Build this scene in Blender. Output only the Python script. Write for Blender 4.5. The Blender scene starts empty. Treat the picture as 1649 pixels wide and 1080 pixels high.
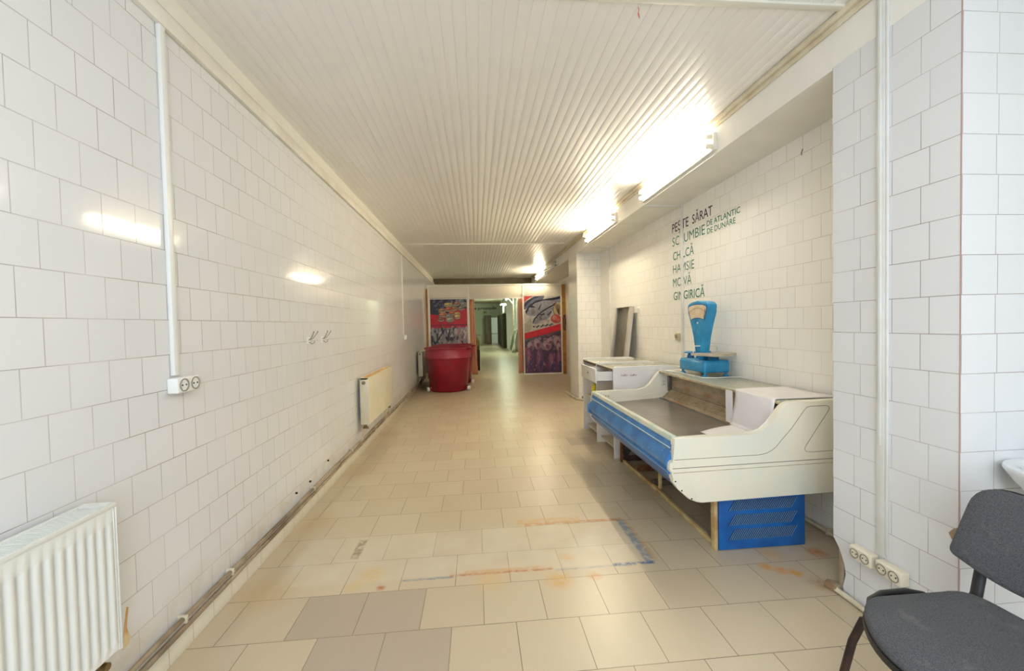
import bpy, bmesh, math, random
from mathutils import Vector, Matrix
random.seed(7)
S = bpy.context.scene
COL = S.collection
PI = math.pi

# ------------------------------------------------------------------ camera
H = 1.405
yaw, pitch, roll = (math.radians(a) for a in (4.8657637, -1.54059301, -1.28805739))
fwd = Vector((math.sin(yaw) * math.cos(pitch), math.cos(yaw) * math.cos(pitch), math.sin(pitch)))
rgt = Vector((math.cos(yaw), -math.sin(yaw), 0))
upv = rgt.cross(fwd)
r2 = rgt * math.cos(roll) + upv * math.sin(roll)
u2 = upv * math.cos(roll) - rgt * math.sin(roll)
cam_d = bpy.data.cameras.new('camera')
cam_d.sensor_fit = 'HORIZONTAL'
cam_d.sensor_width = 36.0
cam_d.lens = 672.0 / 1649.0 * 36.0
cam_d.clip_start = 0.03
cam_d.clip_end = 200
cam = bpy.data.objects.new('camera', cam_d)
COL.objects.link(cam)
M = Matrix.Identity(4)
for i in range(3):
    M[i][0] = r2[i]; M[i][1] = u2[i]; M[i][2] = -fwd[i]
M[2][3] = H
cam.matrix_world = M
S.camera = cam

# ------------------------------------------------------------------ world and daylight
wd = bpy.data.worlds.new('world'); S.world = wd; wd.use_nodes = True
wd.node_tree.nodes['Background'].inputs[0].default_value = (0.80, 0.90, 1.0, 1)
wd.node_tree.nodes['Background'].inputs[1].default_value = 1.0

def area(name, loc, size, rot, power, col):
    l = bpy.data.lights.new(name, 'AREA'); l.shape = 'RECTANGLE'
    l.size, l.size_y = size; l.energy = power; l.color = col
    o = bpy.data.objects.new(name, l); COL.objects.link(o)
    o.location = loc; o.rotation_euler = rot
    return o
# daylight coming in through the shop window behind the camera
area('window_daylight', (0.15, -1.70, 1.45), (2.5, 2.3), (PI / 2, 0, 0), 42, (0.82, 0.91, 1.0))

vs = S.view_settings
vs.view_transform = 'Standard'; vs.look = 'None'; vs.gamma = 1.0
vs.use_curve_mapping = False
vs.exposure = 0.52

# ------------------------------------------------------------------ materials
def lin(c):
    return tuple(((v / 255) / 12.92 if v / 255 <= .04045 else ((v / 255 + .055) / 1.055) ** 2.4) for v in c) + (1,)

def newmat(name):
    m = bpy.data.materials.new(name); m.use_nodes = True
    nt = m.node_tree; b = nt.nodes['Principled BSDF']
    return m, nt, b

def nd(nt, t, **kw):
    n = nt.nodes.new(t)
    for k, v in kw.items(): setattr(n, k, v)
    return n

def mth(nt, op, a, b=None, c=None):
    n = nt.nodes.new('ShaderNodeMath'); n.operation = op
    for i, v in enumerate((a, b, c)):
        if v is None: continue
        if isinstance(v, (int, float)): n.inputs[i].default_value = v
        else: nt.links.new(v, n.inputs[i])
    return n.outputs[0]

def mixc(nt, fac, a, b):
    n = nt.nodes.new('ShaderNodeMix'); n.data_type = 'RGBA'
    for idx, v in ((0, fac), (6, a), (7, b)):
        if isinstance(v, (int, float)): n.inputs[idx].default_value = v
        elif isinstance(v, tuple): n.inputs[idx].default_value = v
        else: nt.links.new(v, n.inputs[idx])
    return n.outputs[2]

def noise(nt, vec, scale, detail=3, rough=.55):
    n = nt.nodes.new('ShaderNodeTexNoise'); n.inputs['Scale'].default_value = scale
    n.inputs['Detail'].default_value = detail; n.inputs['Roughness'].default_value = rough
    if vec is not None: nt.links.new(vec, n.inputs['Vector'])
    return n.outputs['Fac']

def ramp(nt, fac, lo, hi, a=0.0, b=1.0):
    n = nt.nodes.new('ShaderNodeMapRange'); n.clamp = True
    nt.links.new(fac, n.inputs[0])
    for i, v in zip((1, 2, 3, 4), (lo, hi, a, b)): n.inputs[i].default_value = v
    return n.outputs[0]

def mat(name, c, rough=.5, metal=0.0, var=0.0, c2=None, vscale=6, bump=0.0, bscale=60, spots=None, clear=0):
    """plain procedural material: base colour with noise variation, optional second colour and fine bump"""
    m, nt, b = newmat(name)
    b.inputs['Roughness'].default_value = rough
    b.inputs['Metallic'].default_value = metal
    if clear: b.inputs['Coat Weight'].default_value = clear
    tc = nd(nt, 'ShaderNodeTexCoord').outputs['Object']
    base = lin(c)
    if var or c2:
        f = noise(nt, tc, vscale)
        f = ramp(nt, f, .38, .66)
        other = lin(c2) if c2 else tuple(v * (1 - var) for v in base[:3]) + (1,)
        base = mixc(nt, f, base, other)
    if spots:
        sc, lo, hi, colr = spots
        f2 = ramp(nt, noise(nt, tc, sc, 5, .65), lo, hi)
        base = mixc(nt, f2, base, lin(colr))
    if isinstance(base, tuple): b.inputs['Base Color'].default_value = base
    else: nt.links.new(base, b.inputs['Base Color'])
    if bump:
        bp = nd(nt, 'ShaderNodeBump'); bp.inputs['Strength'].default_value = bump
        bp.inputs['Distance'].default_value = .002
        nt.links.new(noise(nt, tc, bscale, 4), bp.inputs['Height'])
        nt.links.new(bp.outputs[0], b.inputs['Normal'])
    return m

def emis(name, c, s):
    m, nt, b = newmat(name)
    b.inputs['Base Color'].default_value = lin(c)
    b.inputs['Emission Color'].default_value = lin(c)
    b.inputs['Emission Strength'].default_value = s
    return m

def tile_mat(name, axis, u0, v0, offset, w=.1485, h=.15, c=(228, 229, 230), grout=(164, 156, 148), dirt=False, mort=.0016):
    """glazed wall tiles laid in courses; axis = horizontal world axis of the wall"""
    m, nt, b = newmat(name)
    tc = nd(nt, 'ShaderNodeTexCoord').outputs['Object']
    sp = nd(nt, 'ShaderNodeSeparateXYZ'); nt.links.new(tc, sp.inputs[0])
    u = mth(nt, 'ADD', sp.outputs[axis], -u0 + w * 200)
    v = mth(nt, 'ADD', sp.outputs[2], -v0 + h * 10)
    cb = nd(nt, 'ShaderNodeCombineXYZ'); nt.links.new(u, cb.inputs[0]); nt.links.new(v, cb.inputs[1])
    br = nd(nt, 'ShaderNodeTexBrick'); nt.links.new(cb.outputs[0], br.inputs['Vector'])
    br.offset = offset; br.offset_frequency = 2; br.squash = 1
    br.inputs['Scale'].default_value = 1
    br.inputs['Mortar Size'].default_value = mort
    br.inputs['Mortar Smooth'].default_value = .35
    br.inputs['Brick Width'].default_value = w
    br.inputs['Row Height'].default_value = h
    a = lin(c); d = lin(tuple(x - 3 for x in c))
    br.inputs['Color1'].default_value = a; br.inputs['Color2'].default_value = d
    br.inputs['Mortar'].default_value = lin(grout)
    colr = br.outputs['Color']
    # hairline grout differs from joint to joint
    gn = ramp(nt, noise(nt, tc, 2.3, 2), .4, .62, .0, .55)
    gm = mth(nt, 'MULTIPLY', br.outputs['Fac'], gn)
    colr = mixc(nt, gm, colr, a)
    if dirt:   # brownish dirt that settled above the heating pipes
        zz = sp.outputs[2]
        band = mth(nt, 'MULTIPLY', ramp(nt, zz, .13, .19, 0, 1), ramp(nt, zz, .20, .34, 1, 0))
        band = mth(nt, 'MULTIPLY', band, ramp(nt, noise(nt, tc, 7, 4), .35, .75, .1, .55))
        colr = mixc(nt, band, colr, lin((188, 172, 140)))
        sk = mth(nt, 'MULTIPLY', ramp(nt, zz, .13, .02, 0, .35), ramp(nt, noise(nt, tc, 11, 5), .5, .75))
        colr = mixc(nt, sk, colr, lin((160, 140, 105)))
    nt.links.new(colr, b.inputs['Base Color'])
    b.inputs['Roughness'].default_value = .16
    b.inputs['Specular IOR Level'].default_value = .24
    r = mth(nt, 'MULTIPLY_ADD', br.outputs['Fac'], .5, .09)
    nt.links.new(r, b.inputs['Roughness'])
    inv = mth(nt, 'SUBTRACT', 1.0, br.outputs['Fac'])
    hh = mth(nt, 'MULTIPLY_ADD', noise(nt, tc, 9, 2), .35, inv)
    bp = nd(nt, 'ShaderNodeBump'); bp.inputs['Strength'].default_value = .35; bp.inputs['Distance'].default_value = .0016
    nt.links.new(hh, bp.inputs['Height'])
    nt.links.new(bp.outputs[0], b.inputs['Normal'])
    return m

def floor_mat():
    m, nt, b = newmat('floor_tiles')
    tc = nd(nt, 'ShaderNodeTexCoord').outputs['Object']
    sp = nd(nt, 'ShaderNodeSeparateXYZ'); nt.links.new(tc, sp.inputs[0])
    X, Y = sp.outputs[0], sp.outputs[1]
    W, Hh = .3015, .3065
    u = mth(nt, 'ADD', X, -.003 + W * 20)
    v = mth(nt, 'ADD', Y, -1.9285 + Hh * 21)
    cb = nd(nt, 'ShaderNodeCombineXYZ'); nt.links.new(u, cb.inputs[0]); nt.links.new(v, cb.inputs[1])
    br = nd(nt, 'ShaderNodeTexBrick'); nt.links.new(cb.outputs[0], br.inputs['Vector'])
    br.offset = .5; br.offset_frequency = 2; br.squash = 1
    for k, val in (('Scale', 1), ('Mortar Size', .0021), ('Mortar Smooth', .3), ('Brick Width', W), ('Row Height', Hh), ('Bias', -.15)):
        br.inputs[k].default_value = val
    br.inputs['Color1'].default_value = lin((207, 193, 166)); br.inputs['Color2'].default_value = lin((198, 182, 156))
    br.inputs['Mortar'].default_value = lin((126, 106, 84))
    colr = br.outputs['Color']
    sm = ramp(nt, noise(nt, tc, 2.2, 3), .3, .75, 0, .3)
    colr = mixc(nt, sm, colr, lin((190, 172, 140)))
    fine = ramp(nt, noise(nt, tc, 160, 3), .3, .7, .0, .12)
    colr = mixc(nt, fine, colr, lin((160, 145, 120)))
    warp = mth(nt, 'MULTIPLY_ADD', noise(nt, tc, 14, 4), .05, -.025)
    warp2 = mth(nt, 'MULTIPLY_ADD', noise(nt, tc, 37, 4), .03, -.015)
    Xw = mth(nt, 'ADD', X, warp); Yw = mth(nt, 'ADD', Y, warp2)
    Xl = mth(nt, 'ADD', X, mth(nt, 'MULTIPLY_ADD', noise(nt, tc, 22, 3), .012, -.006)); Yl = mth(nt, 'ADD', Y, mth(nt, 'MULTIPLY_ADD', noise(nt, tc, 22, 3), .014, -.007))
    def box(x0, x1, y0, y1, e=.004, xx=X, yy=Y):
        a = mth(nt, 'MULTIPLY', ramp(nt, xx, x0 - e, x0 + e), ramp(nt, xx, x1 - e, x1 + e, 1, 0))
        c = mth(nt, 'MULTIPLY', ramp(nt, yy, y0 - e, y0 + e), ramp(nt, yy, y1 - e, y1 + e, 1, 0))
        return mth(nt, 'MULTIPLY', a, c)
    def put(colr, mask, c, s=1.0):
        return mixc(nt, mth(nt, 'MULTIPLY', mask, s), colr, lin(c))
    tile = mth(nt, 'SUBTRACT', 1.0, br.outputs['Fac'])
    # replacement tiles of a greyer batch
    for x0, x1, y0, y1 in ((-.901, -.298, 1.9285, 2.235), (-.751, -.148, 1.622, 1.9285), (-.600, .003, 1.3155, 1.622),
                           (1.06, 1.36, 4.687, 4.99)):
        colr = put(colr, mth(nt, 'MULTIPLY', box(x0, x1, y0, y1, .0005), tile), (174, 160, 142), .85)
    # pale worn rectangle left by a removed counter, with paint and rust along its rim
    n5 = ramp(nt, noise(nt, tc, 5, 3), .2, .75)
    colr = put(colr, mth(nt, 'MULTIPLY', box(-1.12, .99, 2.33, 2.86, .02, Xw, Yw), n5), (222, 214, 196), .5)
    n9 = ramp(nt, noise(nt, tc, 24, 5, .7), .36, .54)
    def line(colr, x0, x1, y0, y1, c, s=.9, nn=None, e=.008):
        return put(colr, mth(nt, 'MULTIPLY', box(x0, x1, y0, y1, e, Xl, Yl), nn or n9), c, s)
    colr = line(colr, -.18, .40, 2.322, 2.340, (186, 104, 44))
    colr = line(colr, -.10, .36, 2.34, 2.37, (206, 150, 78), .5)
    colr = line(colr, -.44, -.15, 2.312, 2.326, (96, 122, 148), .85)
    colr = line(colr, .42, .80, 2.312, 2.322, (112, 136, 160), .6)
    colr = line(colr, .76, 1.00, 2.310, 2.335, (70, 100, 142), 1.0)
    colr = line(colr, .955, 1.01, 2.33, 2.86, (108, 130, 150), .75)
    colr = line(colr, 1.005, 1.03, 2.33, 2.86, (190, 140, 84), .6)
    colr = line(colr, .30, 1.0, 2.85, 2.885, (186, 118, 62), .8)
    colr = line(colr, .25, .70, 2.86, 2.95, (208, 164, 96), .6)
    colr = line(colr, -.80, -.75, 2.58, 2.80, (128, 96, 62), .75)
    for bx, by, rr, c, s in ((.42, 2.22, .10, (206, 160, 82), .8), (.62, 2.235, .05, (196, 130, 66), .7), (-.55, 2.27, .03, (176, 98, 50), .9),
                             (-.63, 2.40, .10, (210, 176, 104), .6), (.05, 2.26, .12, (212, 178, 112), .5), (-.70, 2.30, .06, (212, 184, 104), .5),
                             (1.60, 2.20, .05, (214, 150, 44), .9), (1.66, 2.16, .05, (214, 140, 30), .9), (1.72, 2.13, .05, (214, 150, 44), .9),
                             (2.0, 2.30, .07, (190, 112, 30), .9), (1.72, 2.32, .09, (214, 166, 90), .6), (.50, 2.44, .06, (214, 168, 96), .6),
                             (-1.2, 3.1, .20, (196, 168, 118), .5), (-1.15, 2.3, .2, (190, 160, 108), .5), (-1.22, 4.2, .25, (180, 150, 104), .5),
                             (-1.24, 5.6, .3, (180, 152, 104), .5), (1.78, 2.02, .07, (150, 110, 60), .6)):
        dx = mth(nt, 'ADD', Xw, -bx); dy = mth(nt, 'ADD', Yw, -by)
        dd = mth(nt, 'SQRT', mth(nt, 'ADD', mth(nt, 'MULTIPLY', dx, dx), mth(nt, 'MULTIPLY', dy, dy)))
        colr = put(colr, mth(nt, 'MULTIPLY', ramp(nt, dd, rr * .3, rr, 1, 0), ramp(nt, noise(nt, tc, 30, 4), .3, .6, .35, 1)), c, s)
    # specks of grit
    sp2 = ramp(nt, noise(nt, tc, 170, 1), .80, .84)
    colr = put(colr, sp2, (110, 88, 62), .6)
    nt.links.new(colr, b.inputs['Base Color'])
    b.inputs['Roughness'].default_value = .31
    hh = mth(nt, 'MULTIPLY_ADD', noise(nt, tc, 90, 3), .08, tile)
    bp = nd(nt, 'ShaderNodeBump'); bp.inputs['Strength'].default_value = .4; bp.inputs['Distance'].default_value = .002
    nt.links.new(hh, bp.inputs['Height']); nt.links.new(bp.outputs[0], b.inputs['Normal'])
    return m

WHITE = (236, 236, 233)
m_tile_left = tile_mat('glazed_tiles_left', 1, -.0093, .1068, .5, dirt=True, mort=.0018)
m_tile_right = tile_mat('glazed_tiles_right', 1, .0555, .128, .22, w=.1515, grout=(150, 138, 134))
m_tile_niche = tile_mat('glazed_tiles_niche', 1, .08, .129, .5, w=.15, c=(246, 244, 238), grout=(190, 180, 164))
m_tile_face = tile_mat('glazed_tiles_facing', 0, 1.976, .128, .06, w=.15, grout=(158, 146, 140))
m_tile_pil = tile_mat('glazed_tiles_far_pillar', 0, 1.90, .128, .5, w=.15, c=(246, 244, 238), grout=(168, 156, 138))
m_floor = floor_mat()
m_ceil = mat('painted_ceiling_boards', (244, 242, 238), .28, var=.02, vscale=2)
m_plaster = mat('white_painted_plaster', (240, 238, 230), .7, var=.05, vscale=3, bump=.15, bscale=30)
m_plaster_warm = mat('yellowed_white_paint', (226, 220, 200), .65, c2=(206, 196, 168), vscale=5)
m_trim = mat('white_trim_paint', (232, 230, 218), .4, var=.04)
m_trim_dirty = mat('yellowed_cornice_paint', (230, 227, 216), .5, c2=(216, 210, 192), vscale=4)
m_pvc = mat('white_plastic_duct', (236, 237, 234), .35)
m_pvc_old = mat('aged_plastic_duct', (228, 229, 226), .4, c2=(221, 221, 214), vscale=9)
m_cream = mat('cream_plastic', (232, 226, 204), .35)
m_dark = mat('dark_recess', (28, 24, 20), .7)
m_enamel = mat('white_radiator_enamel', (232, 234, 230), .3, var=.02)
m_enamel_old = mat('yellowed_radiator_enamel', (228, 224, 206), .32, c2=(222, 214, 184), vscale=5)
m_rust = mat('rusty_metal', (128, 74, 40), .8, c2=(86, 50, 34), vscale=30, bump=.4)
m_rust_orange = mat('orange_rust', (206, 146, 58), .75, c2=(222, 202, 160), vscale=14)
m_pipe = mat('dirty_painted_pipe', (168, 152, 126), .5, c2=(112, 94, 74), vscale=5)
m_pipe_white = mat('white_painted_pipe', (222, 214, 190), .45, c2=(190, 176, 140), vscale=7)
m_brass = mat('tarnished_brass', (128, 108, 70), .4, metal=.7)
m_chrome = mat('chrome', (200, 200, 200), .15, metal=1)
m_grille = mat('grille_slots', (170, 150, 122), .5, c2=(214, 196, 160), vscale=20)
m_steel = mat('stained_steel', (140, 130, 122), .3, metal=.85, c2=(104, 88, 76), vscale=5, spots=(9, .56, .72, (124, 88, 62)))
m_tray = mat('brushed_steel_tray', (168, 164, 156), .32, metal=.8, c2=(120, 112, 98), vscale=3)
m_concrete = mat('broken_concrete', (170, 158, 138), .9, c2=(150, 120, 90), vscale=12, bump=.8, bscale=50)

# ------------------------------------------------------------------ mesh builder
class MB:
    def __init__(s):
        s.v = []; s.f = []; s.mi = []
    def add(s, vs_, fs, mi=0):
        o = len(s.v); s.v += [tuple(p) for p in vs_]
        for f in fs: s.f.append([i + o for i in f]); s.mi.append(mi)
        return s
    def bm(s, bm, mi=0, mtx=None):
        if mtx: bmesh.ops.transform(bm, matrix=mtx, verts=bm.verts)
        bmesh.ops.recalc_face_normals(bm, faces=bm.faces)
        bm.verts.index_update()
        s.add([v.co.copy() for v in bm.verts], [[v.index for v in f.verts] for f in bm.faces], mi)
        bm.free(); return s
    def box(s, x0, x1, y0, y1, z0, z1, bev=0, mi=0, seg=2, mtx=None):
        bm = bmesh.new()
        bmesh.ops.create_cube(bm, size=1)
        for v in bm.verts:
            v.co = Vector((x0 + (v.co.x + .5) * (x1 - x0), y0 + (v.co.y + .5) * (y1 - y0), z0 + (v.co.z + .5) * (z1 - z0)))
        if bev: bmesh.ops.bevel(bm, geom=list(bm.edges), offset=bev, segments=seg, profile=.5, affect='EDGES')
        return s.bm(bm, mi, mtx)
    def prism(s, pts, axis, a0, a1, bev=0, mi=0, mtx=None, seg=2):
        """polygon pts (in the two other axes, in order) extruded along axis"""
        bm = bmesh.new()
        def mk(p, a):
            if axis == 0: return (a, p[0], p[1])
            if axis == 1: return (p[0], a, p[1])
            return (p[0], p[1], a)
        A = [bm.verts.new(mk(p, a0)) for p in pts]; B = [bm.verts.new(mk(p, a1)) for p in pts]
        f0 = bm.faces.new(A); f1 = bm.faces.new(list(reversed(B)))
        n = len(pts)
        for i in range(n): bm.faces.new((A[i], B[i], B[(i + 1) % n], A[(i + 1) % n]))
        if bev:
            ed = list(f0.edges) + list(f1.edges)
            bmesh.ops.bevel(bm, geom=ed, offset=bev, segments=seg, profile=.5, affect='EDGES')
        bmesh.ops.recalc_face_normals(bm, faces=bm.faces)
        big = [f for f in bm.faces if len(f.verts) > 4]
        for f in big:
            vv = list(f.verts)
            def ear(idx):
                nrm = f.normal; ax = max(range(3), key=lambda k: abs(nrm[k])); a_, b_ = [k for k in range(3) if k != ax]
                P = [(v.co[a_], v.co[b_]) for v in vv]
                cr = lambda o, p, q: (p[0] - o[0]) * (q[1] - o[1]) - (p[1] - o[1]) * (q[0] - o[0])
                ar = sum(P[i][0] * P[(i + 1) % len(P)][1] - P[(i + 1) % len(P)][0] * P[i][1] for i in range(len(P)))
                sg = 1 if ar > 0 else -1; out_ = []
                while len(idx) > 3:
                    best = None
                    for k in range(len(idx)):
                        i, j, l = idx[k - 1], idx[k], idx[(k + 1) % len(idx)]
                        c = cr(P[i], P[j], P[l]) * sg
                        if c <= 1e-12: continue
                        if any(cr(P[i], P[j], P[m]) * sg >= -1e-12 and cr(P[j], P[l], P[m]) * sg >= -1e-12 and cr(P[l], P[i], P[m]) * sg >= -1e-12 for m in idx if m not in (i, j, l)): continue
                        best = k; break
                    if best is None: best = 0
                    k = best; out_.append((idx[k - 1], idx[k], idx[(k + 1) % len(idx)])); idx.pop(k)
                out_.append(tuple(idx)); return out_
            tris = ear(list(range(len(vv))))
            bm.faces.remove(f)
            for t_ in tris:
                try: bm.faces.new([vv[k] for k in t_])
                except ValueError: pass
        return s.bm(bm, mi, mtx)
    def tube(s, path, r, n=10, mi=0, caps=True, closed=False):
        P = [Vector(p) for p in path]; rs = r if isinstance(r, (list, tuple)) else [r] * len(P)
        rings = []; up = None
        for i, p in enumerate(P):
            if closed: t = (P[(i + 1) % len(P)] - P[i - 1])
            else: t = (P[min(i + 1, len(P) - 1)] - P[max(i - 1, 0)])
            t.normalize()
            if up is None:
                up = Vector((0, 0, 1)) if abs(t.z) < .9 else Vector((1, 0, 0))
            a = t.cross(up)
            if a.length < 1e-5: a = t.cross(Vector((0, 1, 0)))
            a.normalize(); b = a.cross(t).normalized(); up = b
            rings.append([p + (a * math.cos(2 * PI * k / n) + b * math.sin(2 * PI * k / n)) * rs[i] for k in range(n)])
        vs_ = [v for rg in rings for v in rg]; fs = []
        m = len(P)
        for i in range(m if closed else m - 1):
            j = (i + 1) % m
            for k in range(n):
                fs.append((i * n + k, j * n + k, j * n + (k + 1) % n, i * n + (k + 1) % n))
        if caps and not closed:
            fs.append(list(range(n - 1, -1, -1))); fs.append([(m - 1) * n + k for k in range(n)])
        return s.add(vs_, fs, mi)
    def cyl(s, p0, p1, r, n=20, mi=0, r1=None):
        return s.tube([p0, p1], [r, r if r1 is None else r1], n, mi)
    def lathe(s, prof, c, n=40, mi=0, axis='z', sx=1, sy=1):
        vs_ = []; fs = []
        for r, z in prof:
            for k in range(n):
                a = 2 * PI * k / n
                p = (r * math.cos(a) * sx, r * math.sin(a) * sy, z)
                if axis == 'x': p = (p[2], p[0], p[1])
                if axis == 'y': p = (p[0], p[2], p[1])
                vs_.append((c[0] + p[0], c[1] + p[1], c[2] + p[2]))
        for i in range(len(prof) - 1):
            for k in range(n):
                fs.append((i * n + k, i * n + (k + 1) % n, (i + 1) * n + (k + 1) % n, (i + 1) * n + k))
        return s.add(vs_, fs, mi)
    def quad(s, a, b, c, d, mi=0): return s.add([a, b, c, d], [(0, 1, 2, 3)], mi)
    def grid(s, fn, nu, nv, mi=0):
        vs_ = [fn(i / nu, j / nv) for j in range(nv + 1) for i in range(nu + 1)]
        fs = [(j * (nu + 1) + i, j * (nu + 1) + i + 1, (j + 1) * (nu + 1) + i + 1, (j + 1) * (nu + 1) + i) for j in range(nv) for i in range(nu)]
        return s.add(vs_, fs, mi)
    def build(s, name, m, parent=None, local=False, smooth=35, solid=0):
        me = bpy.data.meshes.new(name)
        vs_ = s.v
        if parent is not None and not local:
            w = wl(parent); vs_ = [(p[0] - w[0], p[1] - w[1], p[2] - w[2]) for p in vs_]
        me.from_pydata(vs_, [], s.f)
        for mm in (m if isinstance(m, (list, tuple)) else [m]): me.materials.append(mm)
        for p, i in zip(me.polygons, s.mi): p.material_index = i
        me.update()
        if smooth:
            for p in me.polygons: p.use_smooth = True
            me.set_sharp_from_angle(angle=math.radians(smooth))
        o = bpy.data.objects.new(name, me); COL.objects.link(o)
        if parent is not None: o.parent = parent
        if solid:
            md = o.modifiers.new('solid', 'SOLIDIFY'); md.thickness = solid; md.offset = 0
        return o

def wl(o):
    v = Vector((0, 0, 0))
    while o is not None: v += o.location; o = o.parent
    return v

def tag(o, label=None, cat=None, group=None, kind=None):
    for k, v in (('label', label), ('category', cat), ('group', group), ('kind', kind)):
        if v: o[k] = v
    return o
def thing(name, loc, label, cat, group=None, rz=0):
    o = bpy.data.objects.new(name, None); o.empty_display_size = .1; COL.objects.link(o)
    o.location = loc; o.rotation_euler = (0, 0, rz)
    return tag(o, label, cat, group)
def struct(name, mb, m, **kw): return tag(mb.build(name, m, **kw), kind='structure')

XL, XR, XB, XB2, ZC, ZS = -1.3255, 1.823, 2.255, 2.47, 2.90, 2.65
YN, YP = 1.993, 11.35       # niche start, partition

# ------------------------------------------------------------------ setting
struct('floor', MB().box(XL - .1, 3.7, -2.0, 33.1, -.1, 0), m_floor)
# left wall, from the shop window to the far room
struct('wall_left', MB().box(XL - .15, XL, -2.0, 33.1, 0, 3.1), m_tile_left)
# right side: the near tiled pier with its broken lower corner
pier = [(1.426, 0), (1.995, 0.0), (1.975, .05), (1.955, .085), (1.925, .125), (1.945, .16), (1.962, .19), (YN - .006, .25), (YN - .003, .262), (YN, .27), (YN, 2.9), (1.426, 2.9)]
pc = [(1.426, 0), (YN - .02, 0), (YN, .03), (YN - .004, .27), (YN, .30), (YN, ZC), (1.426, ZC)]
struct('wall_right', MB().prism([(1.43, .0), (1.93, 0), (1.935, .04), (1.92, .11), (1.93, .16), (1.955, .22), (YN - .006, .26), (YN, .27), (YN, 2.66), (1.43, 2.66)], 0, XR, XR + .012), m_tile_right, smooth=0)
struct('wall_right', MB().box(XR + .0005, 3.6, 1.426, 1.4295, 0, 2.9), m_tile_face)
struct('wall_right', MB().box(XR + .0005, XB + .2, 1.43, YN, 2.6605, ZC + .1).box(XR + .0125, XB + .2, YN - .03, YN - .001, .27, 2.66), m_plaster)
struct('wall_right', MB().box(XR + .0125, XB + .2, 1.43, YN - .031, 0, 2.66)
       .prism([(XR + .013, YN - .03), (XR + .004, YN - .06), (XR + .006, YN - .028), (XR + .05, YN - .004), (XB + .2, YN - .004), (XB + .2, YN - .03)], 2, 0, .268, .003), m_concrete)
struct('trim_8', MB().box(XR - .0012, XR + .0012, 1.4255, 1.4295, .12, 2.9), mat('reddish_corner_grout', (190, 160, 152), .7))
tag(MB().prism([(1.4246, .545), (1.450, .530), (1.462, .552), (1.446, .575), (1.4246, .592)], 0, XR - .0015, XR + .001).build('tile_chip', m_concrete), 'small chipped spot on the pier corner beside the chair back', 'chip')
# alcove wall beyond the washbasin side
struct('wall_right', MB().box(3.6, 3.75, -2.0, 1.45, 0, 3.1), m_plaster)
# wall at the back of the long niche, then the far pillar, then the second niche
struct('wall_right', MB().box(XB, XB + .15, YN, 7.4, 0, ZS, mi=0), [m_tile_niche])
struct('wall_right', MB().box(XR, XB2, 7.4, 8.05, 0, 2.60, mi=0), [m_tile_pil])
struct('wall_right', MB().box(XB2, XB2 + .15, 8.05, 16.0, 0, ZS), m_tile_niche)
struct('wall_right', MB().box(XR, XB2 + .15, 16.0, 18.4, 0, 3.05), m_tile_niche)
struct('wall_right', MB().box(2.05, 2.45, 18.4, 24.0, 0, 3.05).box(1.75, 2.45, 24.0, 31.0, 0, 3.05), m_tile_niche)
# beam over the niches: face flush with the piers, soffit at 2.65 m
struct('wall_right', MB().box(XR, 2.75, YN, 16.0, ZS, 3.0).box(XR + .002, XB2, 7.398, 8.05, 2.595, ZS), m_plaster)
# ceiling boards running down the room
def ceiling(y0, y1, x0=XL, x1=XR, pitch=.0625, dp=.0014):
    mb = MB(); n = int((x1 - x0) / pitch) + 1
    prof = []
    for i in range(n + 1):
        x = x0 + i * pitch
        prof += [(x - .0025, ZC), (x - .0010, ZC + dp), (x + .0010, ZC + dp), (x + .0025, ZC - .0006), (x + .012, ZC - .0030), (x + .032, ZC - .0026), (x + .052, ZC - .0012)]
    prof = [p for p in prof if x0 - .01 <= p[0] <= x1 + .001] + [(x1 + .001, ZC)]
    vs_ = []; fs = []
    for x, z in prof: vs_ += [(x, y0, z), (x, y1, z)]
    for i in range(len(prof) - 1): fs.append((2 * i, 2 * i + 1, 2 * i + 3, 2 * i + 2))
    mb.add(vs_, fs)
    mb.box(x0 - .05, x1 + .05, y0, y1, ZC + .02, ZC + .06)
    return mb
struct('ceiling', ceiling(-2.0, 7.75), m_ceil, smooth=20)
struct('ceiling', ceiling(7.75, 13.45, dp=.007), m_ceil, smooth=20)
struct('ceiling', MB().box(XR, 3.7, -2.0, 1.45, ZC, ZC + .1), m_plaster)
struct('ceiling', MB().box(XL, 2.6, 13.62, 33.1, 3.0, 3.1), m_plaster_warm)
m_beam_brown = mat('dark_brown_beam', (96, 84, 58), .6, var=.3)
struct('trim_1', MB().box(XL, XR, 13.45, 13.62, 2.74, 2.99), m_beam_brown)  # dark brown band across the end of the board ceiling
# cover strips over the ceiling joints
struct('trim_2', MB().box(XL + .02, XR, 7.735, 7.765, ZC - .012, ZC), m_trim)
struct('trim_3', MB().box(-.9, XR - .02, 1.89, 1.93, ZC - .012, ZC, .003), m_trim)
# left cornice: cable trunking and a strip of wood
struct('trim_4', MB().box(XL + .0005, XL + .026, -1.9, 16, 2.715, 2.782, .003).box(XL + .0005, XL + .012, -1.9, 16, 2.784, 2.805, .002), m_trim_dirty)
struct('trim_5', MB().box(XL + .0005, XL + .010, -1.9, 13.4, 2.808, ZC - .001), m_trim)
# right cornice
m_trim_beige = mat('beige_cornice', (222, 212, 188), .55, c2=(204, 190, 160), vscale=7)
struct('trim_6', MB().box(XR - .030, XR - .0005, -1.9, 13.4, ZC - .035, ZC - .003, .006).box(XR - .012, XR - .0005, -1.9, 13.4, ZC - .066, ZC - .035, .004), m_trim_beige)
# beam that carries on along the alcove in front of the pier
struct('trim_7', MB().box(XR, XR + .05, -2.0, 1.426, 2.70, ZC), m_plaster)
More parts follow.
